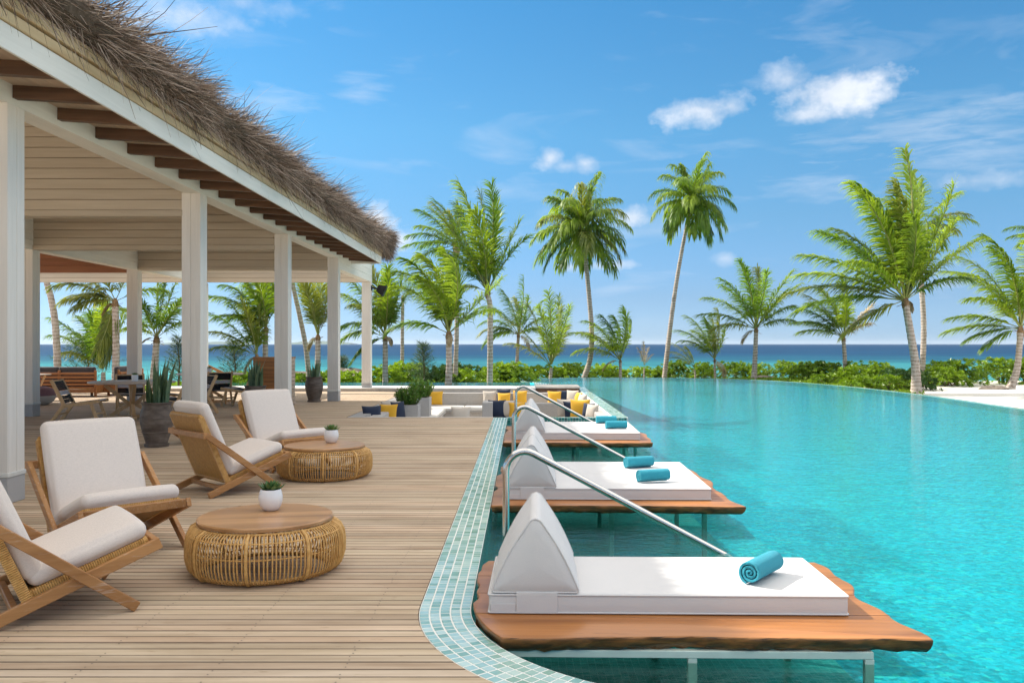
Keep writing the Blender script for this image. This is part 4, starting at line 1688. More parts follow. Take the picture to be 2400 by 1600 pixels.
def platform(label, y0, y1, nplank, seed, zt=0.04, th=0.075):
    t = thing('daybed_platform', label, 'platform', (0.9, (y0 + y1) / 2, zt), BED_ROT, 'live edged hardwood daybed platforms over the pool')
    W = (y1 - y0)
    rr = random.Random(seed)
    for k in range(nplank):
        a0, a1 = -W / 2 + W * k / nplank, -W / 2 + W * (k + 1) / nplank
        nseg = 56
        lo_, hi_ = [], []
        xs0 = -1.215 + (0 if k else 0.0)
        # natural ends: the right end flares at the near corner
        def xr(yq):
            u_ = (yq + W / 2) / W
            return 1.13 + 0.03 * sin(u_ * 9 + seed) + 0.05 * (1 - u_) ** 2 + 0.02 * sin(u_ * 21 + seed)
        def xl(yq):
            u_ = (yq + W / 2) / W
            return -1.19 + 0.03 * sin(u_ * 13 + seed * 1.3) + 0.016 * sin(u_ * 31 + seed)
        for i in range(nseg + 1):
            u_ = i / nseg
            lo_.append(u_)
        poly = []
        for u_ in lo_:
            yq = a0 + 0.002
            X = xl(yq) + (xr(yq) - xl(yq)) * u_
            poly.append((X, yq + (live_edge(X, seed, 0.03) if k == 0 else 0)))
        ne = 10
        for i in range(1, ne):
            yq = a0 + (a1 - a0) * i / ne
            poly.append((xr(yq), yq))
        for u_ in reversed(lo_):
            yq = a1 - 0.002
            X = xl(yq) + (xr(yq) - xl(yq)) * u_
            poly.append((X, yq + (live_edge(X, seed + 4, 0.03) if k == nplank - 1 else 0)))
        for i in range(ne - 1, 0, -1):
            yq = a0 + (a1 - a0) * i / ne
            poly.append((xl(yq), yq))
        # keep clear of the coping
        fix = []
        cr, sr = cos(BED_ROT), sin(BED_ROT)
        for (X, yq) in poly:
            wx, wy = 0.9 + X * cr - yq * sr, (y0 + y1) / 2 + X * sr + yq * cr
            lim = XI + 0.012
            if wy < ARC_C[1]:
                d = ARC_C[1] - wy
                lim = ARC_C[0] - sqrt(max(0.0, (ARC_RI - 0.012) ** 2 - d * d)) if d < ARC_RI else 9
            if wx < lim:
                wx = lim + 0.0
            dx, dy = wx - 0.9, wy - (y0 + y1) / 2
            fix.append((dx * cr + dy * sr, -dx * sr + dy * cr))
        mb = MB()
        # rounded natural edge: three rings
        n = len(fix)
        b0 = 0
        cx_ = sum(q[0] for q in fix) / n
        cy_ = sum(q[1] for q in fix) / n
        def ringz(scale_in, z):
            r_ = []
            for i, (X, yq) in enumerate(fix):
                p0, p2 = Vector(fix[i - 1]), Vector(fix[(i + 1) % n])
                tg = (p2 - p0)
                nn = Vector((-tg.y, tg.x)).normalized() if tg.length > 1e-6 else Vector((0, 0))
                on_joint = (k > 0 and yq < a0 + 0.01) or (k < nplank - 1 and yq > a1 - 0.01)
                q = Vector((X, yq)) + (nn * scale_in if not on_joint else nn * min(scale_in, 0.002))
                r_.append((q.x, q.y, z))
            return r_
        jit = [rr.uniform(-.006, .006) for _ in fix]
        for q_, (sc_, z) in enumerate(((0.034, -th), (0.012, -th * 0.74), (0.004, -th * 0.36), (0.0, -0.009), (0.003, -0.002), (0.008, 0))):
            am = (0.9, 1.0, 0.7, 0.25, 0.1, 0.0)[q_]
            mb.v += [(q[0], q[1] + rr.uniform(-.011, .011) * am * (0 if abs(q[1] - a0) < .01 and k > 0 or abs(q[1] - a1) < .01 and k < nplank - 1 else 1), q[2] + rr.uniform(-.006, .006) * am) for q in ringz(sc_, z)]
        for r_ in range(5):
            for i in range(n):
                j = (i + 1) % n
                mb.f.append((r_ * n + i, r_ * n + j, (r_ + 1) * n + j, (r_ + 1) * n + i))
        mb.f.append(tuple(reversed(range(n))))
        mb.f.append(tuple(5 * n + i for i in range(n)))
        mb.build('plank', M_daywood, t, origin=(0, (a0 + a1) / 2, 0), smooth=50)
    # painted steel frame and legs
    fr = MB()
    e = 0.045 if nplank < 5 else 0.42
    zf = -th - 0.021
    for yq in (-W / 2 + e, W / 2 - e):
        fr.box(-1.0, 0.93, yq - 0.02, yq + 0.02, zf - .019, zf + .0195, 0.003)
    for xq in (-1.0, 0.91):
        fr.box(xq - 0.02, xq + 0.02, -W / 2 + e + 0.0205, W / 2 - e - 0.0205, zf - .019, zf + .0195, 0.003)
    fr.build('frame', M_frame, t)
    for xq in (-0.98, 0.0, 0.91):
        for yq in (-W / 2 + e, W / 2 - e):
            mb = MB()
            mb.box(xq - 0.024, xq + 0.024, yq - 0.018, yq + 0.018, FLOOR_Z - zt, zf - .0195, 0.003)
            mb.build('leg', M_frame, t)
    return t


platform('nearest hardwood daybed platform with one white mattress', 4.50, 6.08, 4, 1.0)
platform('middle hardwood daybed platform with two white mattresses, between the first two handrails', 8.18, 10.76, 5, 2.4)
platform('farthest hardwood daybed platform by the teal tiled lounge wall', 13.42, 16.1, 5, 4.1)


def mattress(label, x, y, wd, seed):
    """x, y: near left bottom corner"""
    t = thing('daybed_mattress', label, 'mattress', (x, y, 0.0415), BED_ROT, 'white daybed mattresses with wedge headrests')
    L, T = 2.0, 0.112
    mb = MB()
    mb.rbox(L / 2, wd / 2, T / 2, 0.016, Matrix.Translation((L / 2, wd / 2, T / 2 + 0.001)), 44, 18, 0.006)
    for i, (vx, vy, vz) in enumerate(mb.v):
        if vz > T * 0.55:
            edge = min(1.0, min(vx, L - vx, vy, wd - vy) / 0.08)
            dzz = NOISE.noise(Vector((vx * 2.2 + seed * 5, vy * 3, 0))) * 0.006 + NOISE.noise(Vector((vx * 9, vy * 5 + seed, 3))) * 0.0028
            mb.v[i] = (vx, vy, vz + (dzz - 0.003) * max(0, edge))
        else:
            mb.v[i] = (vx, vy + NOISE.noise(Vector((vx * 6 + seed, vz * 8, vy))) * 0.003, vz)
    mb.build('pad', M_whitefab, t, smooth=50)
    for z in (0.008, T - 0.006):
        mb = MB()
        r = 0.012
        pts = []
        for (cx_, cy_, a0) in ((L - r, wd - r, 0), (r, wd - r, 90), (r, r, 180), (L - r, r, 270)):
            for k in range(4):
                a = radians(a0 + 30 * k)
                pts.append((cx_ + (r + .002) * cos(a), cy_ + (r + .002) * sin(a), z))
        pts.append(pts[0])
        mb.tube(pts, 0.0055, 6, False)
        mb.build('piping', M_whitefab, t, smooth=180)
    # wedge headrest: three-sided bolster, plump
    mb = MB()
    rr = random.Random(seed)
    base0, base1, apx, hh = 0.005, 0.515, 0.262, 0.462
    cor = [Vector((base0, 0)), Vector((base1, 0)), Vector((apx, hh))]
    rad = [0.014, 0.014, 0.04]
    out = []
    for i in range(3):
        p, a, c = cor[i], cor[i - 1], cor[(i + 1) % 3]
        u1, u2 = (a - p).normalized(), (c - p).normalized()
        half = u1.angle(u2) / 2
        dist = rad[i] / math.tan(half)
        s0, s1 = p + u1 * dist, p + u2 * dist
        ctr = p + (u1 + u2).normalized() * (rad[i] / sin(half))
        for k in range(5):
            q = s0.lerp(s1, k / 4) - ctr
            out.append(ctr + q.normalized() * rad[i])
        m = 10
        nx_ = cor[(i + 1) % 3]
        v1, v2 = (p - nx_).normalized(), (cor[(i + 2) % 3] - nx_).normalized()
        d2 = rad[(i + 1) % 3] / math.tan(v1.angle(v2) / 2)
        e1 = nx_ + v1 * d2
        for k in range(1, m):
            q = s1.lerp(e1, k / m)
            nrm = Vector((e1.y - s1.y, -(e1.x - s1.x))).normalized()
            out.append(q + nrm * (0.015 * sin(pi * k / m) if i != 0 else -0.0 * sin(pi * k / m)))
    n = len(out)
    cen = Vector((0.26, 0.16))
    stations = [(0.0, 0.93), (0.004, 0.965), (0.012, 0.985), (0.03, 0.995)] + [(0.03 + (wd - 0.06) * i / 14, 1 + 0.012 * sin(pi * i / 14)) for i in range(1, 14)] + [(wd - 0.03, 0.995), (wd - 0.012, 0.985), (wd - 0.004, 0.965), (wd, 0.93)]
    z0 = T + 0.004
    rings = []
    for (yy, sc_) in stations:
        rings.append([len(mb.v) + i for i in range(n)])
        sagz = -0.018 * sin(pi * yy / wd)
        for q in out:
            p = cen + (q - cen) * sc_
            p.y = max(p.y, 0)
            ridge = max(0, (p.y - 0.3) / 0.16)
            wv = NOISE.noise(Vector((p.x * 7, yy * 5 + seed * 3.1, p.y * 7))) * 0.007 + NOISE.noise(Vector((p.x * 17, yy * 9, p.y * 17 + seed))) * 0.003
            q2 = (p - cen).normalized() * wv if p.y > 0.01 else Vector((0, 0))
            mb.v.append((p.x + q2.x, yy, z0 + p.y + q2.y + sagz * ridge))
    for A, B in zip(rings, rings[1:]):
        for i in range(n):
            j = (i + 1) % n
            mb.f.append((A[i], B[i], B[j], A[j]))
    for A, yy, sgn in ((rings[0], -0.012, 1), (rings[-1], wd + 0.012, -1)):
        inner = []
        for s_ in (0.72, 0.36):
            inner.append([len(mb.v) + i for i in range(n)])
            for i in range(n):
                q = Vector(mb.v[A[i]])
                c_ = Vector((cen.x, q.y, z0 + cen.y))
                w2 = c_ + (q - c_) * s_
                w2.y = yy + (q.y - yy) * (s_ ** 2)
                mb.v.append(tuple(w2))
        cidx = len(mb.v)
        mb.v.append((cen.x, yy, z0 + cen.y))
        for P, Q in ((A, inner[0]), (inner[0], inner[1])):
            for i in range(n):
                j = (i + 1) % n
                mb.f.append((P[i], P[j], Q[j], Q[i]) if sgn > 0 else (P[j], P[i], Q[i], Q[j]))
        for i in range(n):
            j = (i + 1) % n
            mb.f.append((inner[1][i], inner[1][j], cidx) if sgn > 0 else (inner[1][j], inner[1][i], cidx))
    wg = mb.build('wedge_headrest', M_whitefab, t, smooth=180)
    for yy in (0.004, wd - 0.004):
        mb = MB()
        pts = []
        for q in out:
            p = cen + (q - cen) * 0.985
            pts.append((p.x, yy, z0 + max(p.y, 0.004)))
        pts.append(pts[0])
        mb.tube(pts, 0.0062, 6, False)
        mb.build('piping', M_whitefab, wg, smooth=180)
    mb = MB()
    mb.box(0.155, 0.385, -0.0065, -0.0025, 0.004, T + 0.008, 0.0012)
    mb.build('strap', M_whitefab, t)
    mb = MB()
    mb.box(0.155, 0.385, wd + 0.0025, wd + 0.0065, 0.004, T + 0.008, 0.0012)
    mb.build('strap', M_whitefab, t)
    mb = MB()
    mb.box(0.012, 0.148, -0.0055, -0.0022, 0.012, 0.058, 0.001)
    mb.build('flap', M_whitefab, t)
    return t


mattress('nearest single white mattress with wedge headrest, one aqua towel on it', -0.185, 4.90, 0.87, 1)
mattress('near white mattress of the middle daybed pair', -0.17, 8.49, 0.955, 2)
mattress('rear white mattress of the middle daybed pair', -0.15, 9.46, 0.955, 3)
mattress('near white mattress of the farthest daybed pair', -0.14, 13.80, 0.98, 4)
mattress('rear white mattress of the farthest daybed pair', -0.12, 14.80, 0.98, 5)


def towel(label, x, y, z, L, R, rz):
    """rolled towel, axis along local y"""
    t = thing('rolled_towel', label, 'towel', (x, y, z), radians(rz), 'rolled aqua towels on the daybeds')
    mb = MB()
    turns, th = 3.1, R / 3.35
    n = 72
    inner, outer = [], []
    for i in range(n + 1):
        k = i / n
        a = -pi / 2 + turns * 2 * pi * (1 - k) * -1
        r = R * (1 - 0.30 / 1.0 * 0) * (0.10 + 0.90 * k)
        a = radians(250) - turns * 2 * pi * (1 - k)
        hw = th * 0.36
        sq = 0.96
        outer.append(Vector(((r) * cos(a), (r) * sin(a) * sq)))
        inner.append(Vector(((max(r - 2 * hw, 0.001)) * cos(a), (max(r - 2 * hw, 0.001)) * sin(a) * sq)))
    prof = outer + list(reversed(inner))
    m = len(prof)
    st_ = [(-L / 2, 0.90), (-L / 2 + 0.006, 0.97), (-L / 2 + 0.02, 1.0), (-L / 6, 1.012), (L / 6, 0.992), (L / 2 - 0.02, 1.0), (L / 2 - 0.006, 0.97), (L / 2, 0.9)]
    rr = random.Random(int(x * 31 + y * 17))
    for (yy, sc_) in st_:
        for i, q in enumerate(prof):
            jit = rr.uniform(-.0016, .0016)
            if i <= n:
                o_, n_ = outer[i], inner[i]
            else:
                o_, n_ = inner[m - 1 - i], outer[m - 1 - i]
            mid = (o_ + n_) / 2
            p = mid + (q - mid) * sc_ * (1 if abs(yy) < L / 2 - 0.005 else 0.75)
            mb.v.append((p.x + jit, yy + jit, R * 0.962 + p.y + jit))
    for s_ in range(len(st_) - 1):
        for i in range(m):
            j = (i + 1) % m
            mb.f.append((s_ * m + i, (s_ + 1) * m + i, (s_ + 1) * m + j, s_ * m + j))
    for s_, flip in ((0, False), (len(st_) - 1, True)):
        for i in range(n):
            a, b_, c_, d_ = s_ * m + i, s_ * m + i + 1, s_ * m + m - 2 - i, s_ * m + m - 1 - i
            mb.f.append((a, b_, c_, d_) if not flip else (d_, c_, b_, a))
    mb.build('towel_roll', M_towel, t, smooth=60)
    return t


ZT = 0.1555
towel('rolled aqua towel on the nearest mattress', 1.43, 5.20, ZT, 0.37, 0.075, -38)
towel('rolled aqua towel on the near mattress of the middle daybed', 1.33, 8.84, ZT, 0.33, 0.073, -72)
towel('rolled aqua towel on the rear mattress of the middle daybed', 1.32, 9.85, ZT, 0.33, 0.073, -70)
towel('rolled aqua towel on the near mattress of the farthest daybed', 1.55, 14.35, ZT, 0.35, 0.075, -84)
towel('rolled aqua towel on the rear mattress of the farthest daybed', 1.48, 15.35, ZT, 0.35, 0.075, -86)


# ------------------------------------------------------------------ pool handrails
def handrail(label, y, x0):
    t = thing('pool_handrail', label, 'handrail', (x0, y, 0), radians(-1.0), 'stainless handrails leading down into the pool')
    pts = [(0, 0, FLOOR_Z), (0, 0, -0.2), (0, 0, 0.40), (0, 0, 0.545)]
    # bend over into the slope
    for k in range(1, 9):
        a = pi - radians(117) * k / 8
        pts.append((0.15 + 0.15 * cos(a), 0, 0.548 + 0.15 * sin(a)))
    ex, ez = pts[-1][0], pts[-1][2]
    sl_ = 0.53
    for k in (0.3, 1.0, 1.8, 2.6):
        pts.append((ex + k, 0, ez - k * sl_))
    mb = MB()
    mb.tube(pts, 0.028, 16, True)
    mb.build('rail', M_steel, t, smooth=180)
    return t


handrail('nearest stainless handrail, between the first and middle daybeds', 6.95, -0.125)
handrail('middle stainless handrail, behind the two-mattress daybed', 11.85, -0.11)
handrail('farthest stainless handrail, in front of the sunken lounge', 17.5, -0.12)


# ------------------------------------------------------------------ clay jars with snake plants
def jar(label, x, y, nl, seed, hp):
    t = thing('clay_jar_plant', label, 'potted plant', (x, y, 0), seed, 'dark clay jars with snake plants beside the columns')
    mb = MB()
    pr = [(0, 0.0), (0.175, 0.0), (0.178, 0.045), (0.158, 0.05), (0.16, 0.07), (0.205, 0.22), (0.235, 0.36), (0.24, 0.44), (0.225, 0.54), (0.205, 0.605), (0.212, 0.645),
          (0.225, 0.655), (0.225, 0.672), (0.195, 0.672), (0.19, 0.62), (0, 0.61)]
    mb.lathe(pr, 40)
    mb.build('jar', M_clay, t, smooth=40)
    for z in (0.225, 0.43):
        mb = MB()
        mb.ring((0, 0, z), 0.208 if z < .3 else 0.236, 0.008, 40, 6)
        mb.build('jar_ridge', M_clay, t, smooth=180)
    mb = MB()
    mb.lathe([(0, 0.632), (0.192, 0.628)], 20)
    mb.build('soil', M_soil, t)
    rr = random.Random(seed)
    for i in range(nl):
        a = 2 * pi * rr.random()
        r0 = 0.15 * sqrt(rr.random())
        Lf = hp * rr.uniform(0.45, 1.0)
        lean = rr.uniform(0.02, 0.26)
        mb = MB()
        p0 = Vector((r0 * cos(a), r0 * sin(a), 0.61))
        dr = Vector((cos(a), sin(a), 0))
        tw = rr.uniform(0, pi)
        nseg = 7
        for j in range(nseg + 1):
            k = j / nseg
            w_ = (0.018 + 0.018 * sin(pi * min(1, k * 1.25))) * (1 - k ** 5) + 0.0008
            if k > 0.75:
                w_ *= (1 - k) / 0.25 * 0.9 + 0.1
            c_ = p0 + dr * (lean * Lf * k * k) + Vector((0, 0, Lf * k))
            an = tw + 0.5 * k
            sd = Vector((cos(an), sin(an), 0))
            nn = Vector((-sin(an), cos(an), 0))
            mb.v += [tuple(c_ - sd * w_), tuple(c_ + nn * w_ * 0.35), tuple(c_ + sd * w_)]
        for j in range(nseg):
            b = 3 * j
            mb.f += [(b, b + 1, b + 4, b + 3), (b + 1, b + 2, b + 5, b + 4)]
        mb.build('leaf', M_snake, t, smooth=180)
    return t


jar('dark clay jar with tall snake plant in front of the second column', -5.53, 13.25, 26, 11, 0.80)
jar('dark clay jar with snake plant in front of the slatted cabinet', -5.62, 18.45, 20, 12, 0.74)
jar('dark clay jar with snake plant beside the column near the low wall', -5.58, 23.5, 16, 13, 0.56)

# ------------------------------------------------------------------ slatted cabinet
cb = thing('slatted_cabinet', 'tall brown slatted timber cabinet behind the third column', 'cabinet', (-6.25, 22.1, 0))
mb = MB()
mb.box(-.445, .43, -.28, .28, 0.02, 1.19)
mb.build('carcass', M_rafter, cb)
for k in range(12):
    z0, z1 = 0.03 + k * 0.098, 0.03 + k * 0.098 + 0.088
    mb = MB()
    mb.box(-.45, .45, -.302, -.281, z0, z1, 0.003)
    mb.build('slat', M_orange, cb, origin=(0, -.29, z0))
    mb = MB()
    mb.box(.431, .452, -.2805, .28, z0, z1, 0.003)
    mb.build('slat', M_soffit, cb, origin=(.44, 0, z0))  # paler timber paints this side face as the lit one
mb = MB()
mb.box(-.46, .465, -.31, .29, 1.192, 1.225, 0.004)
mb.build('cabinet_top', M_orange, cb)


# ------------------------------------------------------------------ dining set under the roof
def dining_table(label, x, y, R):
    t = thing('dining_table', label, 'table', (x, y, 0), 0.5, 'round dining tables under the pavilion')
    mb = MB()
    mb.lathe([(0, 0.735), (R - 0.02, 0.735), (R, 0.75), (R, 0.765), (R - .012, 0.775), (0, 0.776)], 56)
    mb.build('table_top', M_tabletoplt, t, smooth=40)
    mb = MB()
    mb.box(-.05, .05, -.05, .05, 0.06, 0.733, 0.004)
    mb.build('post', M_teaklt, t)
    for k in range(4):
        a = pi / 2 * k
        d = Vector((cos(a), sin(a), 0))
        mb = MB()
        mb.bar(d * 0.055 + Vector((0, 0, 0.30)), d * 0.52 + Vector((0, 0, 0.70)), 0.07, 0.075)
        mb.build('upper_strut', M_teaklt, t)
        mb = MB()
        mb.bar(d * 0.055 + Vector((0, 0, 0.30)), d * 0.42 + Vector((0, 0, 0.07)), 0.07, 0.075)
        mb.build('lower_strut', M_teaklt, t)
        mb = MB()
        mb.bar(d * 0.052 + Vector((0, 0, 0.032)), d * 0.56 + Vector((0, 0, 0.032)), 0.08, 0.06)
        mb.build('foot', M_teaklt, t)
    return t


def sling_chair(label, x, y, rz):
    t = thing('sling_chair', label, 'chair', (x, y, 0), radians(rz), 'timber dining chairs with black and white straps')
    sh = -0.45
    for sy in (-1, 1):
        yy = sy * 0.285
        mb = MB()
        mb.bar((0.27 + sh, yy, 0.36), (0.03 + sh, yy, 0.86), 0.04, 0.062)
        mb.build('back_post', M_teaklt, t)
        mb = MB()
        mb.bar((0.0 + sh, yy, 0.01), (0.25 + sh, yy, 0.385), 0.04, 0.062)
        mb.build('rear_leg', M_teaklt, t)
        mb = MB()
        mb.bar((0.25 + sh, yy * 0.999, 0.36), (0.90 + sh, yy * 0.999, 0.45), 0.038, 0.062)
        mb.build('seat_rail', M_teaklt, t)
        mb = MB()
        mb.bar((0.74 + sh, yy, 0.41), (0.88 + sh, yy, 0.01), 0.04, 0.058)
        mb.build('front_leg', M_teaklt, t)
    mb = MB()
    mb.bar((0.13 + sh, -.264, .20), (0.13 + sh, .264, .20), .03, .035)
    mb.build('stretcher', M_teaklt, t)
    mb = MB()
    mb.bar((0.82 + sh, -.264, .20), (0.82 + sh, .264, .20), .03, .035)
    mb.build('stretcher', M_teaklt, t)
    mb = MB()
    mb.bar((0.045 + sh, -.264, .84), (0.045 + sh, .264, .84), .03, .03)
    mb.build('stretcher', M_teaklt, t)
    bands = [(0.0, 0.34, M_blackstrap), (0.36, 0.56, M_whitestrap), (0.58, 1.0, M_blackstrap)]
    for (a, b_, m) in bands:
        p0 = Vector((0.255 + sh, 0, 0.42)).lerp(Vector((0.055 + sh, 0, 0.835)), a)
        p1 = Vector((0.255 + sh, 0, 0.42)).lerp(Vector((0.055 + sh, 0, 0.835)), b_)
        mb = MB()
        n = max(2, int((b_ - a) * 14))
        for k in range(n):
            q0, q1 = p0.lerp(p1, k / n), p0.lerp(p1, (k + 0.86) / n)
            mb.bar(q0, q1, 0.525, 0.018)
        mb.build('back_strap', m, t)
    for (a, b_, m) in [(0.0, 0.62, M_blackstrap), (0.64, 0.98, M_whitestrap)]:
        p0 = Vector((0.28 + sh, 0, 0.385)).lerp(Vector((0.89 + sh, 0, 0.465)), a)
        p1 = Vector((0.28 + sh, 0, 0.385)).lerp(Vector((0.89 + sh, 0, 0.465)), b_)
        mb = MB()
        n = max(2, int((b_ - a) * 16))
        for k in range(n):
            mb.bar(p0.lerp(p1, k / n), p0.lerp(p1, (k + 0.86) / n), 0.53, 0.018)
        mb.build('seat_strap', m, t)
    return t


dining_table('round dining table left of the big clay jar, white pot on top', -8.15, 18.3, 0.85)
sling_chair('black and white strap chair seen from the side, left of the front dining table', -8.62, 17.05, 10)
sling_chair('black and white strap chair behind the front dining table, back to the sea', -8.75, 19.6, -62)
sling_chair('black and white strap chair right of the front dining table, behind the clay jar', -7.05, 17.9, 168)
sling_chair('black and white strap chair at the far side of the front dining table', -7.3, 19.4, 225)
pot_plant('white pot with small succulent on the front dining table', -8.05, 18.2, 0.776, 0.066, 0.135, 'straight')
dining_table('round dining table seen between the second and third columns', -8.3, 23.3, 0.85)
sling_chair('black and white strap chair right of the far dining table, by the slatted cabinet', -6.98, 21.9, 170)
sling_chair('black and white strap chair in front of the far dining table', -7.7, 22.1, 120)
pot_plant('white pot with small succulent on the far dining table', px(490, 23.2), 23.2, 0.776, 0.066, 0.135, 'straight')


def slat_sofa(label, x, y, W, rz, cushions):
    t = thing('timber_sofa', label, 'sofa', (x, y, 0), radians(rz), 'orange timber sofas with charcoal cushions')
    for k in range(6):
        mb = MB()
        z = 0.12 + k * 0.105
        mb.box(-W / 2 + .05, W / 2 - .05, -.03, -.008, z, z + (0.072 if k else 0.1), 0.003)
        mb.build('slat', M_orange, t, origin=(0, -.02, z))
    for q in (-W / 2, -W / 6, W / 6, W / 2 - 0.07):
        mb = MB()
        mb.box(q, q + 0.07, -.007, .035, 0.02 if abs(q) > W / 3 else 0.1, 0.78, 0.004)
        mb.build('back_post', M_orange, t)
    for q in (-W / 2, W / 2 - 0.06):
        mb = MB()
        mb.box(q, q + 0.06, 0.036, 0.85, 0.10, 0.34, 0.004)
        mb.box(q, q + 0.06, 0.79, 0.85, 0.0, 0.099, 0.004)
        mb.box(q, q + 0.06, -0.006, 0.035, 0.0, 0.019, 0.004)
        mb.build('side_frame', M_orange, t)
    mb = MB()
    mb.box(-W / 2 + .061, W / 2 - .061, .04, .84, 0.24, 0.29, 0.004)
    mb.build('seat_base', M_orange, t)
    n = cushions
    cw = (W - 0.14) / n
    for k in range(n):
        c = -W / 2 + 0.07 + cw * (k + .5)
        mb = MB()
        mb.rbox(cw / 2 - .006, .38, .07, .05, Matrix.Translation((c, .46, .362)), 5, 5, .01)
        mb.build('seat_cushion', M_greyfab, t, smooth=180)
        mb = MB()
        mb.rbox(cw / 2 - .006, .075, .25, .06, Matrix.Translation((c, .125, .63)), 5, 3, .0)
        mb.build('back_cushion', M_greyfab, t, smooth=180)
    return t


slat_sofa('long orange timber sofa with charcoal cushions, its slatted back to the camera', -14.2, 25.7, 3.4, 0, 3)
slat_sofa('orange timber sofa end with charcoal cushion, behind the inner column', -12.05, 27.0, 1.7, 90, 2)

st_ = thing('side_table', 'pale side table on crossed legs, left by the timber sofa', 'table', (-13.45, 24.2, 0))
mb = MB()
mb.box(-.62, .28, -.3, .3, 0.69, 0.72, 0.006)
mb.build('table_top', M_tabletoplt, st_)
for sx in (-.5, .12):
    mb = MB()
    mb.bar((sx - .13, -.02, .688), (sx + .12, -.02, .03), .04, .045)
    mb.build('crossed_leg', M_teaklt, st_)
    mb = MB()
    mb.bar((sx + .13, .026, .688), (sx - .05, .026, .30), .04, .045)
    mb.build('crossed_leg', M_teaklt, st_)
    mb = MB()
    mb.box(sx + .02, sx + .2, -.2, .2, 0.0, 0.03, .003)
    mb.build('foot', M_teaklt, st_)

pf_ = thing('knitted_pouf', 'round mauve and cream pouf on the deck by the inner column', 'pouf', (-12.35, 22.3, 0))
mb = MB()
prf = [(0.0, 0.0), (0.22, 0.0), (0.34, 0.06), (0.41, 0.15), (0.425, 0.24)]
mb.lathe(prf, 36)
mb.build('lower_half', M_beigef, pf_, smooth=180)
mb = MB()
mb.lathe([(0.425, 0.24), (0.41, 0.32), (0.35, 0.41), (0.2, 0.465), (0.0, 0.475)], 36)
mb.build('upper_half', M_mauve, pf_, smooth=180)

rl = thing('ramp_railing', 'small orange timber railing beyond the dining table', 'railing', (-10.6, 30.2, 0))
for a, b_ in (((-.35, 0, .85), (.5, 0, .45)),):
    mb = MB()
    mb.bar(a, b_, .05, .09)
    mb.build('top_rail', M_orange, rl)
for xx, zt in ((-.3, .8), (0.05, .63), (.4, .47)):
    mb = MB()
    mb.box(xx - .03, xx + .03, -.03, .03, 0.12, zt - .035, .003)
    mb.build('post', M_orange, rl)

# ------------------------------------------------------------------ sunken lounge furniture
def sofa_run(label, x0, x1, y0, y1, back, cat='sofa', seat_z=-0.44, back_z=-0.03, ncush=3):
    """built-in sofa; back: which side carries the backrest"""
    t = thing('sunken_sofa', label, cat, ((x0 + x1) / 2, (y0 + y1) / 2, PF), 0, 'grey built-in sofas of the sunken lounge')
    ox, oy = (x0 + x1) / 2, (y0 + y1) / 2
    bt = 0.24
    q = dict(x0=x0, x1=x1, y0=y0, y1=y1)
    s = dict(q)
    bx = dict(q)
    if back == 'y1': s['y1'] = y1 - bt; bx['y0'] = y1 - bt
    if back == 'y0': s['y0'] = y0 + bt; bx['y1'] = y0 + bt
    if back == 'x0': s['x0'] = x0 + bt; bx['x1'] = x0 + bt
    if back == 'x1': s['x1'] = x1 - bt; bx['x0'] = x1 - bt
    def W(d, z0, z1, c, m, name, inset=0.0):
        mb = MB()
        mb.box(d['x0'] - ox + inset, d['x1'] - ox - inset, d['y0'] - oy + inset, d['y1'] - oy - inset, z0 - PF, z1 - PF, c)
        return mb.build(name, m, t)
    W(s, PF, seat_z - 0.14, 0.004, M_concretelt, 'plinth', 0.07)
    W(s, seat_z - 0.139, seat_z - 0.1, 0.004, M_softgrey, 'base')
    W(bx, PF, back_z, 0.02, M_softgrey, 'backrest')
    along_x = back in ('y0', 'y1')
    n = ncush
    a0, a1 = (s['x0'], s['x1']) if along_x else (s['y0'], s['y1'])
    for k in range(n):
        c0, c1 = a0 + (a1 - a0) * k / n, a0 + (a1 - a0) * (k + 1) / n
        mb = MB()
        if along_x:
            hx, hy, cx_, cy_ = (c1 - c0) / 2 - .006, (s['y1'] - s['y0']) / 2 - .004, (c0 + c1) / 2 - ox, (s['y0'] + s['y1']) / 2 - oy
        else:
            hx, hy, cx_, cy_ = (s['x1'] - s['x0']) / 2 - .004, (c1 - c0) / 2 - .006, (s['x0'] + s['x1']) / 2 - ox, (c0 + c1) / 2 - oy
        mb.rbox(hx, hy, .052, .035, Matrix.Translation((cx_, cy_, seat_z - .045 - PF)), 4, 4, .01)
        mb.build('seat_cushion', M_seatfab, t, smooth=60)
    return t


sofa_run('long grey built-in sofa along the low wall at the back of the sunken lounge', -3.3, 1.1, 27.15, 28.6, 'y1', ncush=3)
sofa_run('grey built-in sofa along the left wall of the sunken lounge', -3.34, -2.35, 18.75, 27.1, 'x0', ncush=4)
sofa_run('grey built-in sofa along the right wall by the pool ledge', 1.12, 1.93, 19.2, 28.6, 'x1', ncush=5)
sofa_run('grey sofa with its back across the middle of the sunken lounge', -0.72, 1.0, 22.2, 23.25, 'y1', ncush=2, back_z=-0.0)
ab = thing('concrete_side_block', 'grey square block at the left end of the middle lounge sofa', 'block', (-0.88, 22.7, PF))
mb = MB()
mb.box(-.13, .13, -.45, .5, 0, 0.985, .008)
mb.build('block', M_concrete, ab)
ct = thing('low_table', 'dark low table on the floor of the sunken lounge', 'table', (-1.3, 24.6, PF))
mb = MB()
mb.box(-.4, .4, -.4, .4, .3, .36, .01)
mb.build('table_top', M_concrete, ct)
mb = MB()
mb.box(-.25, .25, -.25, .25, 0, .299, .01)
mb.build('table_base', M_black, ct)


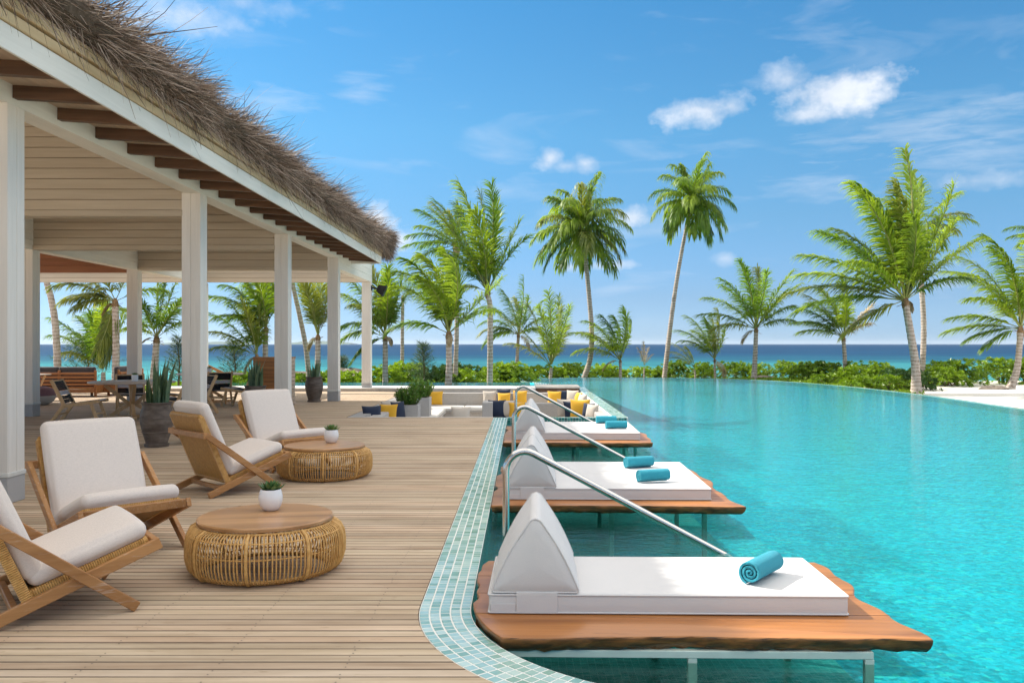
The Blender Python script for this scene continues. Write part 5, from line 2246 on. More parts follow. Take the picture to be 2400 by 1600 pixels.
def pillow(label, x, y, z, m, sz=0.46, rx=-14, rz=0, ry=0):
    t = MB()
    n = 10
    for side in (1, -1):
        for i in range(n + 1):
            for j in range(n + 1):
                u_, v_ = -1 + 2 * i / n, -1 + 2 * j / n
                k = (max(0, 1 - abs(u_) ** 2.6) * max(0, 1 - abs(v_) ** 2.6)) ** 0.55
                xx = u_ * sz / 2 * (1 - 0.09 * (1 - v_ * v_))
                zz = v_ * sz / 2 * (1 - 0.09 * (1 - u_ * u_))
                t.v.append((xx, side * (0.004 + 0.085 * k), zz))
    W = (n + 1) ** 2
    for side in (0, 1):
        for i in range(n):
            for j in range(n):
                a = side * W + i * (n + 1) + j
                q = (a, a + 1, a + n + 2, a + n + 1)
                t.f.append(q if side == 0 else tuple(reversed(q)))
    rim = [i * (n + 1) for i in range(n)] + [n * (n + 1) + j for j in range(n)] + [(n - i) * (n + 1) + n for i in range(n)] + [n - j for j in range(n)]
    for a, b_ in zip(rim, rim[1:] + rim[:1]):
        t.f.append((a, b_, W + b_, W + a))
    o = t.build('throw_pillow', m, smooth=180)
    o.location = (x, y, z)
    o.rotation_euler = (radians(rx), radians(ry), radians(rz))
    return tag(o, label, 'pillow', 'throw pillows in the sunken lounge')


def zx(X): return 820 + .2806 * X
def zy(Y): return 860 + .2806 * Y


PIL = [
    ('navy throw pillow left of a mustard one on the back sofa', 625, 257, 28.05, 'n', .44, -12, 6),
    ('mustard throw pillow at the left end of the back sofa', 718, 258, 27.9, 'y', .46, -14, -4),
    ('sand throw pillow in the middle of the back sofa', 1168, 256, 28.05, 'b', .45, -12, 3),
    ('navy throw pillow half behind a bright mustard one on the back sofa', 1285, 240, 28.15, 'n', .44, -10, 0),
    ('bright mustard throw pillow leaning on a navy one on the back sofa', 1288, 268, 27.85, 'y', .42, -18, -3),
    ('mustard throw pillow behind the farthest handrail post', 1422, 255, 28.0, 'y', .46, -12, -5),
    ('mustard throw pillow at the right of the back sofa', 1708, 258, 27.9, 'y', .45, -12, -8),
    ('navy throw pillow in the right corner of the back sofa', 1792, 250, 28.0, 'n', .45, -12, 12),
    ('sand throw pillow in the right corner beside a navy one', 1858, 248, 27.8, 'b', .43, -12, -30),
    ('small mustard throw pillow lying along the right sofa', 1905, 262, 26.2, 'y', .38, -20, -70),
    ('sand throw pillow along the right sofa, behind the mustard stack', 1938, 285, 25.0, 'b', .42, -15, -65),
    ('navy throw pillow at the left end of the middle sofa', 1230, 348, 22.7, 'n', .47, -12, 4),
    ('sand throw pillow beside the navy one on the middle sofa', 1318, 348, 22.72, 'b', .46, -12, -5),
    ('mustard throw pillow behind the second handrail on the middle sofa', 1395, 362, 22.65, 'y', .44, -14, 5),
    ('sand throw pillow at the right of the middle sofa', 1808, 342, 22.4, 'b', .48, -14, 8),
    ('navy throw pillow squeezed between sand and mustard pillows', 1850, 355, 22.2, 'n', .44, -12, 30),
    ('large mustard throw pillow at the right sofa corner', 1922, 352, 21.6, 'y', .50, -14, -10),
    ('small navy throw pillow on the right sofa', 1992, 362, 21.2, 'n', .36, -14, -45),
    ('small sand throw pillow at the near end of the right sofa', 2022, 376, 20.6, 'b', .38, -14, -50),
    ('navy throw pillow at the near end of the left sofa', 185, 398, 19.6, 'n', .44, -25, 20),
    ('sand throw pillow leaning against the front planter', 338, 366, 21.0, 'b', .48, -14, 0),
    ('mustard throw pillow in front of the front planter', 318, 384, 20.5, 'y', .44, -18, -6),
    ('navy throw pillow beside the front planter', 405, 366, 20.9, 'n', .46, -10, 55),
    ('sand throw pillow peeping over the near kerb of the lounge', 925, 408, 20.3, 'b', .46, -30, 0),
]
MM = dict(n=M_navy, y=M_yellow, b=M_beigef)
for (lab, X, Yp, dep, m, sz, rx, rz) in PIL:
    pillow(lab, px(zx(X), dep), dep, pz(zy(Yp), dep), MM[m], sz, rx, rz)


def planter(label, x0, x1, y0, y1, zt, seed, hb):
    t = thing('planter_box', label, 'planter', ((x0 + x1) / 2, (y0 + y1) / 2, PF), 0, 'concrete planters with rosemary bushes')
    ox, oy = (x0 + x1) / 2, (y0 + y1) / 2
    hx, hy, hz = (x1 - x0) / 2, (y1 - y0) / 2, zt - PF
    w_ = 0.05
    mb = MB()
    mb.box(-hx, hx, -hy, -hy + w_, 0, hz, .004)
    mb.box(-hx, hx, hy - w_, hy, 0, hz, .004)
    mb.box(-hx, -hx + w_, -hy + w_ + .0005, hy - w_ - .0005, 0, hz - .0005, .004)
    mb.box(hx - w_, hx, -hy + w_ + .0005, hy - w_ - .0005, 0, hz - .0005, .004)
    mb.build('box', M_concrete, t)
    mb = MB()
    mb.box(-hx + w_, hx - w_, -hy + w_, hy - w_, hz - .12, hz - .05)
    mb.build('soil', M_soil, t)
    rr = random.Random(seed)
    stems, lv = MB(), MB()
    for i in range(70):
        a, r = rr.uniform(0, 2 * pi), sqrt(rr.random())
        p = Vector((r * hx * .7 * cos(a), r * hy * .7 * sin(a), hz - .06))
        d = Vector((0.55 * r * cos(a) + rr.gauss(0, .12), 0.55 * r * sin(a) + rr.gauss(0, .12), 1)).normalized()
        L = hb * rr.uniform(.6, 1.0) * (1 - 0.25 * r)
        q = p + d * L
        stems.tube([p, p + d * L * .5, q], [.006, .004, .002], 4, False)
        for k in range(34):
            s_ = 0.2 + 0.83 * k / 34
            c_ = p + d * L * s_
            an = 2.4 * k + rr.random()
            o_ = Vector((cos(an), sin(an), 0.75 + rr.uniform(-.3, .3))).normalized()
            ll = rr.uniform(.05, .085)
            sd = o_.cross(Vector((rr.uniform(-1, 1), rr.uniform(-1, 1), rr.uniform(-1, 1)))).normalized() * 0.011
            b = len(lv.v)
            lv.v += [tuple(c_ - sd * .4), tuple(c_ + sd * .4), tuple(c_ + o_ * ll * .6 + sd), tuple(c_ + o_ * ll), tuple(c_ + o_ * ll * .6 - sd)]
            lv.f += [(b, b + 1, b + 2, b + 3, b + 4)]
    stems.build('stem', M_husk, t, kind='stuff')
    lv.build('foliage', M_herb, t, kind='stuff')


planter('front concrete planter with a green rosemary bush, low in the sunken lounge', -3.05, -2.52, 21.2, 21.75, 0.07, 5, .60)
planter('rear concrete planter with a green rosemary bush, beside the back sofa', -3.05, -2.53, 23.9, 24.5, 0.08, 6, .66)
# ------------------------------------------------------------------ palms
DS = 2400.0 / 2352.0
WIND = Vector((-1.0, 0.1, 0.0))


class PalmLeaf:
    def __init__(s):
        s.v, s.f, s.mi = [], [], []


def frond(p0, d0, L, droop, wind, lf, n, rr, ragged=0.0, hang=0.3):
    q = PalmLeaf()
    seg = 12
    d = Vector(d0).normalized()
    p = Vector(p0)
    pts, dirs = [p.copy()], [d.copy()]
    for i in range(seg):
        k = (i + 1) / seg
        d = (d + (Vector((0, 0, -1)) * droop * k * 1.45 + WIND * wind * k * 1.25) / seg * 2.0).normalized()
        p = p + d * (L / seg)
        pts.append(p.copy())
        dirs.append(d.copy())
    r0 = 0.010 * L
    side0 = d0.cross(Vector((0, 0, 1)))
    if side0.length < 0.25:
        side0 = Vector((rr.uniform(-1, 1), rr.uniform(-1, 1), 0)) + side0
    side0.normalize()
    # midrib, three-sided
    for i, (pp, dd) in enumerate(zip(pts, dirs)):
        sd = (side0 - dd * side0.dot(dd)).normalized()
        up = sd.cross(dd).normalized()
        r = r0 * (1.25 - 1.1 * i / seg) + 0.003
        q.v += [tuple(pp + sd * r), tuple(pp - sd * r), tuple(pp - up * r)]
    for i in range(seg):
        a = 3 * i
        for k in range(3):
            k2 = (k + 1) % 3
            q.f.append((a + k, a + k2, a + 3 + k2, a + 3 + k))
            q.mi.append(1)
    for i in range(n):
        s_ = 0.14 + 0.86 * (i + 0.5) / n
        fi = s_ * seg
        i0 = min(int(fi), seg - 1)
        u_ = fi - i0
        pp = pts[i0].lerp(pts[i0 + 1], u_)
        dd = dirs[i0].lerp(dirs[i0 + 1], u_).normalized()
        sd = (side0 - dd * side0.dot(dd)).normalized()
        up = sd.cross(dd).normalized()
        ln = lf * (0.30 + 0.70 * sin(pi * min(1.0, 0.16 + 0.74 * s_)) ** 0.8)
        for sg in (-1, 1):
            if ragged and rr.random() < ragged:
                continue
            l_ = ln * rr.uniform(0.82, 1.1)
            a = 0.75 - 0.35 * s_
            d1 = (sd * sg * a + dd * (0.55 + 0.5 * s_) + up * 0.18 + WIND * wind * 0.55 + Vector((rr.gauss(0, .12), rr.gauss(0, .12), rr.gauss(0, .12)))).normalized()
            d2 = (d1 + Vector((0, 0, -hang * 2.4)) + WIND * (wind * 0.5)).normalized()
            d3 = (d2 + Vector((0, 0, -hang * 2.6)) + WIND * (wind * 0.5)).normalized()
            wv = d1.cross(up)
            wv = wv.normalized() if wv.length > 1e-4 else dd
            wv = (wv + up * rr.uniform(-.5, .5)).normalized()
            w_ = max(0.012, 0.0255 * lf) * rr.uniform(.8, 1.2)
            b = len(q.v)
            m1 = pp + d1 * l_ * .34
            m2 = m1 + d2 * l_ * .36
            tp = m2 + d3 * l_ * .30
            q.v += [tuple(pp - wv * w_ * .4), tuple(pp + wv * w_ * .4), tuple(m1 - wv * w_), tuple(m1 + wv * w_), tuple(m2 - wv * w_ * .75), tuple(m2 + wv * w_ * .75), tuple(tp)]
            q.f += [(b, b + 1, b + 3, b + 2), (b + 2, b + 3, b + 5, b + 4), (b + 4, b + 5, b + 6)]
            q.mi += [0, 0, 0]
    return q


def leaf_object(q, parent, mats, name='frond'):
    me = bpy.data.meshes.new(name)
    me.from_pydata(q.v, [], q.f)
    for m in mats:
        me.materials.append(m)
    me.polygons.foreach_set('material_index', q.mi)
    me.polygons.foreach_set('use_smooth', [True] * len(q.f))
    me.update()
    o = bpy.data.objects.new(name, me)
    COL.objects.link(o)
    o.parent = parent
    return o


def palm(label, Y, trunk, r0, r1, fronds=None, n_auto=0, Lauto=0, wind=0.25, seed=1, mats='ab', hang=0.3, droop=0.35, leaf=None, base_z=None, group='coconut palms along the shore', auto_el=(-25, 78), husk=True, ndet=40):
    """trunk: photograph pixels from the foot up to the crown; every point stands at depth Y"""
    rr = random.Random(seed)
    r0, r1 = (r0 * 0.78, r1 * 0.8) if n_auto else (r0 * 0.68, r1 * 0.66)
    pts = [Vector((px(x, Y), Y, pz(y, Y))) for x, y in trunk]
    gz = ground_z(pts[0].x, Y) if base_z is None else base_z
    if gz < -1.5:
        gz = -0.45
    org = Vector((pts[0].x, Y, gz))
    if pts[0].z > gz + 0.02:
        pts[0].z = max(pts[0].z, gz)
        pts = [org.copy()] + pts
    else:
        pts[0].z = gz
    loc = [p - org for p in pts]
    t = thing('palm_tree', label, 'palm tree', tuple(org), 0, group)
    path = catmull([tuple(p) for p in loc], 9) if len(loc) > 2 else [loc[0].lerp(loc[-1], k / 14) for k in range(15)]
    n = len(path)
    Ht = (loc[-1] - loc[0]).length
    R = []
    for i, p in enumerate(path):
        k = i / (n - 1)
        flare = 0.45 * exp(-k * Ht / 0.35)
        R.append((r0 + (r1 - r0) * k) * (1 + flare) * (1 + 0.05 * sin(i * 2.7)))
    mb = MB()
    mb.tube(path, R, 12, True)
    mb.build('trunk', M_trunk, t, smooth=60)
    top = path[-1]
    if husk:
        mb = MB()
        hr = max(r1 * 0.95, 0.06)
        mb.tube([top - Vector((0, 0, hr * 1.5)), top, top + Vector((0, 0, hr * 1.3)), top + Vector((0, 0, hr * 2.4))], [hr * .9, hr * 1.2, hr * 0.95, hr * .4], 10)
        for k in range(9):
            a = rr.uniform(0, 2 * pi)
            dd = Vector((cos(a), sin(a), rr.uniform(-.4, .9))).normalized()
            mb.bar(top + dd * hr * .5, top + dd * hr * rr.uniform(1.6, 3.2) + Vector((0, 0, -hr * .6)), hr * .35, hr * .14)
        mb.build('husk', M_husk, t)
    sc = DS * Y / F
    mm = {'a': M_palm_a, 'b': M_palm_b, 'y': M_palm_y, 'd': M_palm_d}
    L_ = []
    for fr in (fronds or []):
        ang, Lp = fr[0], fr[1]
        dr = fr[2] if len(fr) > 2 else droop
        dep = fr[3] if len(fr) > 3 else rr.uniform(-0.45, 0.45)
        mk = fr[4] if len(fr) > 4 else None
        a = radians(ang)
        d = Vector((sin(a), dep, cos(a))).normalized()
        L_.append((d, Lp * sc, dr, mk))
    for fr in list(fronds or [])[:]:
        if len(fronds) < 6 or rr.random() < 0.85 or (len(fr) > 4 and fr[4]):
            continue
        a = radians(fr[0] + rr.gauss(0, 9))
        d = Vector((sin(a), rr.uniform(-.8, .8), cos(a))).normalized()
        L_.append((d, fr[1] * rr.uniform(.7, .96) * sc, fr[2] + .08, None))
    if husk and Ht > 1.0:
        for k in range(1 if rr.random() < .6 else 0):
            a = rr.uniform(0, 2 * pi)
            L_.append((Vector((cos(a) * .8, sin(a) * .8, rr.uniform(-.7, .1))).normalized(), rr.uniform(30, 48) * sc, 1.0, 'd'))
    for k in range(n_auto):
        az = 2.39996 * k + rr.uniform(-.3, .3)
        el = radians(auto_el[1] + (auto_el[0] - auto_el[1]) * ((k + .5) / n_auto) ** 0.9)
        d = Vector((cos(az) * cos(el), sin(az) * cos(el), sin(el)))
        L_.append((d, Lauto * sc * rr.uniform(.85, 1.08), droop, None))
    for (d, L, dr, mk) in L_:
        hr = max(r1, 0.05)
        p0 = top + Vector((d.x * hr * .6, d.y * hr * .6, hr * 1.2 + 0.1 * max(d.z, 0)))
        lf = min(1.42 * leaf if leaf else 0.30 * L, 0.45 * L)
        q = frond(p0, d, L, dr, wind * rr.uniform(.7, 1.3), lf, int(ndet * 1.4), rr, 0.04, hang)
        key = mk or (mats[0] if rr.random() < .55 else (mats[1] if rr.random() < .8 else 'y'))
        leaf_object(q, t, [mm[key], M_stem])
    return t


palm('tall palm with round drooping crown and trunk bent at the foot', 46,
     [(1369, 886), (1383, 841), (1387, 781), (1381, 698), (1373, 616), (1363, 545)], .20, .13, n_auto=34, Lauto=122, wind=.08, seed=21, mats='ab', hang=.5, droop=.85, leaf=.78,
     auto_el=(-40, 80), fronds=[(12, 90, .2), (-35, 105, .4)])
palm('tallest slender palm with a pale leaning trunk and a small round crown', 47,
     [(1557, 888), (1567, 798), (1582, 684), (1598, 588), (1620, 478)], .19, .11, n_auto=30, Lauto=104, wind=.05, seed=22, mats='ab', hang=.5, droop=.85, leaf=.70,
     auto_el=(-45, 82), fronds=[(25, 95, .3), (-10, 88, .2), (140, 80, .2, .1, 'y')])
palm('palm with upright tattered fronds on a sturdy pale trunk behind the lounge', 34,
     [(1148, 903), (1149, 732), (1143, 690)], .19, .15,
     [(-21, 245, .25, .1), (-9, 250, .2, -.2), (-14, 235, .2, .3), (0, 225, .15, .1), (7, 240, .05, 0), (9, 215, .1, .3), (-40, 150, .3), (24, 175, .35, .1), (30, 150, .6, -.1), (-70, 95, .8), (-28, 190, .3, .4)],
     wind=.16, seed=3, mats='ba', hang=.22, leaf=.62, ndet=46)
palm('low bright palm with fronds swept left, right of the pavilion end', 31.6,
     [(1051, 901), (1053, 855), (1052, 790)], .20, .17,
     [(-4, 195, .4, .1), (-12, 200, .45, -.2), (-20, 200, .5, .2), (4, 190, .35, .2), (10, 185, .3, -.1), (-30, 175, .55), (14, 175, .25, .3), (-64, 135, .75, -.1), (44, 165, .35, 0), (52, 130, .6, .3), (-8, 150, .3, -.5)],
     wind=.42, seed=4, mats='ab', hang=.28, leaf=.66, ndet=48)
palm('tall palm with its crown behind the tattered upright palm', 37,
     [(1067, 885), (1071, 732), (1066, 580)], .17, .13,
     [(-62, 118, .4), (-35, 112, .35), (-82, 112, .35), (8, 98, .25), (-102, 112, .3), (28, 80, .4), (-48, 110, .35), (-18, 105, .3), (50, 70, .5), (-5, 70, .2)], wind=.22, seed=5, mats='ba', leaf=.55)
palm('bushy palm beside the last pavilion column', 33.5,
     [(903, 896), (903, 840), (903, 795)], .17, .14,
     [(-6, 165, .3), (8, 160, .3), (-22, 150, .35), (-74, 105, .7), (-112, 72, .5), (-58, 115, .55), (18, 140, .25), (0, 130, .2, .4), (-32, 130, .4), (26, 120, .3), (-120, 90, .4)], wind=.12, seed=6, mats='ba', leaf=.62, ndet=44)
palm('thin palm trunk between the bushy palm and the swept one', 40, [(943, 885), (943, 790), (944, 700)], .14, .11,
     [(-60, 65, .5), (30, 55, .5), (-5, 60, .3), (70, 60, .6), (-100, 55, .5), (15, 60, .3)], wind=.2, seed=7, mats='ba', leaf=.4, ndet=26)
palm('dark drooping palm on a short leaning trunk, in the middle distance', 50, [(1211, 872), (1213, 820), (1215, 788)], .17, .13,
     [(10, 130, .1, 0), (-32, 118, .8), (-62, 92, .9), (-80, 84, .9), (32, 100, .6), (50, 86, .6), (20, 95, .3), (-10, 110, .35), (-48, 100, .85), (64, 60, .7)], wind=.22, seed=8, mats='bb', leaf=.62)
palm('young palm with yellow-green upright stalks, left of the tall bent palm', 45, [(1290, 887), (1292, 862)], .12, .12,
     [(-36, 155, .3), (-17, 150, .2), (0, 172, .1), (9, 168, .1), (18, 150, .15), (-50, 112, .4), (24, 105, .3), (-8, 140, .15), (13, 130, .1)], wind=.1, seed=9, mats='ya', hang=.25, leaf=.55, husk=False)
palm('small palm right of the bent trunk, fronds blown left over the hedge', 45, [(1454, 886), (1454, 848)], .12, .10,
     [(11, 122, .1), (-28, 140, .45), (-44, 142, .5), (-58, 112, .6), (24, 92, .2), (-12, 112, .3), (-36, 120, .5), (2, 100, .2)], wind=.3, seed=10, mats='ab', leaf=.6)
palm('smallest young palm right of the slender tall palm', 46, [(1676, 889), (1675, 846)], .10, .08,
     [(12, 112, .1), (-20, 118, .35), (-34, 112, .45), (-5, 90, .25), (28, 74, .2), (-44, 90, .5), (5, 100, .15)], wind=.25, seed=11, mats='ab', leaf=.55)
palm('mid-height palm with an open fan crown, centre right behind the pool edge', 43, [(1767, 895), (1770, 830), (1772, 776)], .18, .15,
     [(-12, 172, .35), (0, 168, .3), (12, 162, .3), (25, 152, .35), (38, 135, .35), (-28, 155, .4), (-46, 145, .45), (-62, 132, .4), (-76, 112, .45), (52, 105, .35), (6, 140, .2, -.5), (-20, 140, .35, .5), (32, 110, .3)],
     wind=.14, seed=12, mats='ab', leaf=.62, ndet=44)
palm('short palm with one dry bent frond, left of the large right palm', 41, [(1981, 890), (1980, 840), (1977, 796)], .17, .13,
     [(-8, 128, .3), (6, 122, .25), (-25, 128, .4), (-44, 128, .4), (-60, 122, .4), (-70, 104, .4), (42, 92, .2, 0, 'd'), (56, 72, .4, .1, 'd'), (-15, 122, .35), (0, 95, .2, -.5), (-35, 115, .4)],
     wind=.26, seed=13, mats='ba', leaf=.58)
palm('large wind-blown palm at the right with a thick pale trunk', 33, [(2148, 928), (2145, 851), (2134, 781), (2122, 712)], .24, .19,
     [(-8, 285, .3, .1), (-18, 300, .35, -.2), (0, 275, .25, .3), (9, 345, .02, .05), (20, 262, .3), (31, 235, .35), (44, 205, .4), (-28, 262, .35), (-40, 252, .35), (-54, 252, .3), (-60, 242, .35, .4),
      (-70, 255, .42), (-82, 240, .45), (-112, 150, .4, 0, 'y'), (14, 245, .25, .4), (0, 205, .25, -.55), (-48, 200, .4, -.5), (55, 130, .5), (26, 190, .3, -.4), (5, 230, .2), (-22, 235, .3, .4)],
     wind=.24, seed=14, mats='ab', leaf=.82, ndet=54)
palm('pale palm trunk rising just behind the large wind-blown palm', 39, [(2161, 882), (2165, 769), (2159, 655), (2151, 545)], .20, .15,
     [(40, 115, .4), (60, 122, .45), (18, 140, .3), (75, 95, .5), (0, 120, .3), (-30, 110, .4), (95, 90, .5)], wind=.15, seed=15, mats='ay', leaf=.6)
palm('palm with fronds reaching in from the right picture edge', 36, [(2367, 924), (2384, 863), (2392, 776)], .22, .17,
     [(-16, 230, .55), (-8, 240, .5), (-30, 200, .5), (-68, 150, .35), (-82, 150, .35), (8, 205, .35), (-48, 175, .45), (30, 150, .4), (-22, 215, .55, .4), (50, 140, .4), (-95, 110, .4), (-3, 190, .4)],
     wind=.40, seed=16, mats='ab', leaf=.72, ndet=46)
palm('palm beyond the right edge, only frond tips showing above', 37, [(2470, 900), (2470, 700), (2462, 560)], .2, .15,
     [(-80, 80, .3), (-65, 92, .4), (-95, 80, .4), (-30, 80, .3), (20, 90, .4), (60, 90, .4), (0, 90, .3)], wind=.2, seed=17, mats='ab', leaf=.5)
# seen through the pavilion
palm('leaning brown palm trunk at the far left, behind the timber sofa', 33, [(136, 885), (130, 764), (120, 700), (110, 663), (98, 590)], .21, .15,
     [(-60, 110, .5), (40, 110, .5), (0, 110, .4), (80, 100, .5)], wind=.2, seed=18, mats='ab', leaf=.5)
palm('palm with yellow fronds arching left beside the inner column', 31.5, [(271, 888), (272, 800), (270, 715)], .21, .17,
     [(-58, 140, .55), (-74, 128, .5), (-44, 125, .5), (-84, 115, .45), (-176, 140, .0, .1, 'y'), (-168, 120, .0, -.1), (18, 110, .4), (-30, 120, .4), (60, 110, .5), (-66, 110, .6, .4)], wind=.25, seed=19, mats='ya', leaf=.6, ndet=44)
palm('trunkless young palm fanning up behind the timber sofa', 34, [(242, 884), (242, 872)], .12, .11,
     [(-26, 165, .35), (-45, 160, .45), (-58, 120, .4), (-4, 165, .2), (9, 155, .2), (20, 150, .25), (-36, 140, .4, .4), (-14, 150, .25)], wind=.14, seed=20, mats='ba', leaf=.6, husk=False)
palm('full palm framed between the inner and second columns', 33, [(360, 884), (364, 840), (367, 800)], .21, .17,
     [(-20, 140, .3), (0, 148, .2), (15, 140, .25), (-40, 112, .4), (36, 125, .35), (54, 95, .45), (-60, 84, .5), (-8, 95, .2, -.5), (25, 110, .3, .4), (8, 120, .2)], wind=.06, seed=23, mats='ab', leaf=.6, ndet=44)
palm('bright palm left of the third column with fronds bending left', 32.5, [(622, 862), (622, 800), (623, 775)], .16, .13,
     [(-14, 140, .4), (-28, 140, .45), (-44, 140, .45), (0, 155, .25), (8, 150, .2), (-60, 110, .5), (-20, 130, .4, .4), (20, 120, .3), (3, 120, .2, -.4)], wind=.3, seed=24, mats='ab', leaf=.62, ndet=44)
palm('feathery young palm below the bright one, left of the third column', 32, [(604, 880), (602, 838)], .11, .10,
     [(-20, 130, .3), (-34, 135, .35), (-6, 125, .2), (-50, 115, .4), (-66, 95, .4), (5, 110, .2), (-12, 120, .2, .4)], wind=.12, seed=25, mats='by', leaf=.5)
palm('leaning bare palm trunk behind the clay jar by the low wall', 35, [(724, 886), (717, 815), (702, 739), (687, 670), (678, 600)], .16, .12,
     [(-60, 90, .5), (40, 90, .5), (0, 90, .4), (85, 80, .5)], wind=.2, seed=26, mats='ab', leaf=.5)
palm('upright sparse palm behind the clay jar by the low wall', 33, [(744, 886), (745, 830), (745, 795)], .17, .14,
     [(-19, 150, .2), (-7, 150, .12), (2, 150, .1), (9, 150, .12), (14, 105, .2), (-12, 130, .15), (24, 90, .3, 0, 'd')], wind=.05, seed=27, mats='yb', hang=.2, leaf=.5, ndet=34)


# ------------------------------------------------------------------ shrubs
def shrub(label, x0, x1, ytop, Y, dark=False, dep=1.6, seed=1, dens=1.0, zb=None, leaf=0.15):
    """x0, x1, ytop: photograph pixels at depth Y"""
    rr = random.Random(seed)
    X0, X1, Zt = px(x0, Y), px(x1, Y), pz(ytop, Y)
    cx_ = (X0 + X1) / 2
    gz = ground_z(cx_, Y) if zb is None else zb
    if gz < -1.5: gz = -0.5
    hgt = Zt - gz
    hx = (X1 - X0) / 2 * 1.42
    t = thing('beach_shrub', label, 'shrub', (cx_, Y, gz), 0, 'bright green shrubs along the shore')
    mb, br = MB(), MB()
    n = int(175 * hx * dep * dens * max(.6, hgt)) + 60
    nb = max(3, int(hx * 2.2))
    lumps = [(rr.uniform(-.85, .85) * hx, rr.uniform(-.5, .5) * dep, rr.uniform(.6, 1.0)) for _ in range(nb * 2)]
    for i in range(n):
        lx, ly, lh = lumps[rr.randrange(len(lumps))]
        u_ = rr.gauss(0, .5)
        v_ = rr.gauss(0, .42)
        x = max(-hx, min(hx, lx + u_ * min(1.0, hx)))
        y = max(-dep, min(dep, ly + v_))
        e = max(0, 1 - 0.55 * (u_ * u_ + v_ * v_) - 0.3 * (x / hx) ** 4)
        z = hgt * (0.84 + 0.2 * lh) * e * (0.22 + 0.78 * rr.random() ** 0.6) + 0.03
        c_ = Vector((x, y, z))
        ax = Vector((u_ * .8 + rr.gauss(0, .3), v_ * .8 + rr.gauss(0, .3) - .15, 1.0)).normalized()
        s1 = ax.orthogonal().normalized()
        s2 = ax.cross(s1)
        L = leaf * rr.uniform(.75, 1.2)
        a0 = rr.uniform(0, 6.28)
        for k in range(8):
            a = a0 + 2.4 * k
            el = 0.15 + 0.9 * (k / 8)
            o_ = (s1 * cos(a) + s2 * sin(a)) * cos(el) + ax * sin(el)
            sd = o_.cross(ax)
            sd = sd.normalized() if sd.length > 1e-4 else s1
            nn = sd.cross(o_)
            b = len(mb.v)
            w_ = L * .27
            mb.v += [tuple(c_ + o_ * L * .1), tuple(c_ + o_ * L * .6 - sd * w_ + nn * .02), tuple(c_ + o_ * L - nn * .01), tuple(c_ + o_ * L * .6 + sd * w_ + nn * .02)]
            mb.f.append((b, b + 1, b + 2, b + 3))
    for k in range(int(nb * 6)):
        lx, ly, lh = lumps[rr.randrange(len(lumps))]
        br.tube([(lx * .8, ly * .8, 0), (lx + rr.uniform(-.15, .15), ly + rr.uniform(-.15, .15), hgt * lh * .35), (lx + rr.uniform(-.4, .4), ly + rr.uniform(-.3, .3), hgt * lh * .62)], [.018, .012, .006], 4, False)
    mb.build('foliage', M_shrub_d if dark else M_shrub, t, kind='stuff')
    br.build('branches', M_husk, t, kind='stuff')
    return t


SH = [
    ('yellow-green shrub seen under the far dining table', 470, 600, 872, 34, False),
    ('low shrub left of the clay jar by the low wall', 690, 735, 876, 36, False),
    ('low shrub right of the clay jar, among the shore rocks', 735, 800, 872, 37, False),
    ('low shrub left of the last pavilion column', 790, 850, 872, 36, False),
    ('leafy shrub at the foot of the bushy palm', 862, 935, 860, 36.5, False),
    ('leafy shrub behind the thin palm trunk', 915, 985, 850, 40, False),
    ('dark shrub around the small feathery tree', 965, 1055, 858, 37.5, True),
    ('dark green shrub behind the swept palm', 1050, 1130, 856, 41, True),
    ('shrub between the two palms at the back of the lounge', 1060, 1140, 868, 37.5, False),
    ('round bright shrub right of the sturdy pale trunk', 1150, 1260, 852, 40, False),
    ('tall bright shrub behind the young yellow-stalked palm', 1235, 1330, 858, 49, False),
    ('shrub left of the bent trunk of the tall palm', 1310, 1372, 852, 50, False),
    ('shrub right of the bent trunk of the tall palm', 1385, 1460, 856, 50, False),
    ('hedge shrub left of the slender tall palm', 1450, 1560, 862, 50, False),
    ('hedge shrub between the slender palm and the smallest palm', 1560, 1650, 848, 50, False),
    ('hedge shrub right of the smallest young palm', 1640, 1765, 850, 48.5, False),
    ('wide hedge shrub right of the open fan palm', 1790, 1900, 850, 46.5, False),
    ('wide hedge shrub left of the short palm trunk', 1875, 1985, 848, 42, False),
    ('shrub right of the short palm trunk', 1985, 2085, 850, 39, False),
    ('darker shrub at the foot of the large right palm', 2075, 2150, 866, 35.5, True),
    ('low shrub spilling to the pool edge left of the large right palm', 2010, 2120, 884, 34.5, False),
    ('low shrub at the pool edge below the short palm', 1930, 2030, 878, 38.5, False),
    ('shrub just right of the large palm trunk', 2150, 2235, 862, 39, False),
    ('tall shrub on the beach at the right', 2205, 2320, 843, 41, False),
    ('tallest shrub in the right corner behind the beach', 2300, 2400, 838, 42.5, False),
    ('shrub at the right picture edge behind the curved trunk', 2375, 2480, 842, 42, False),
]
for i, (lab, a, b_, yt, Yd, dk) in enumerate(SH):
    shrub(lab, a, b_, yt, Yd, dk, seed=100 + i, dep=1.5 if Yd < 44 else 1.3)


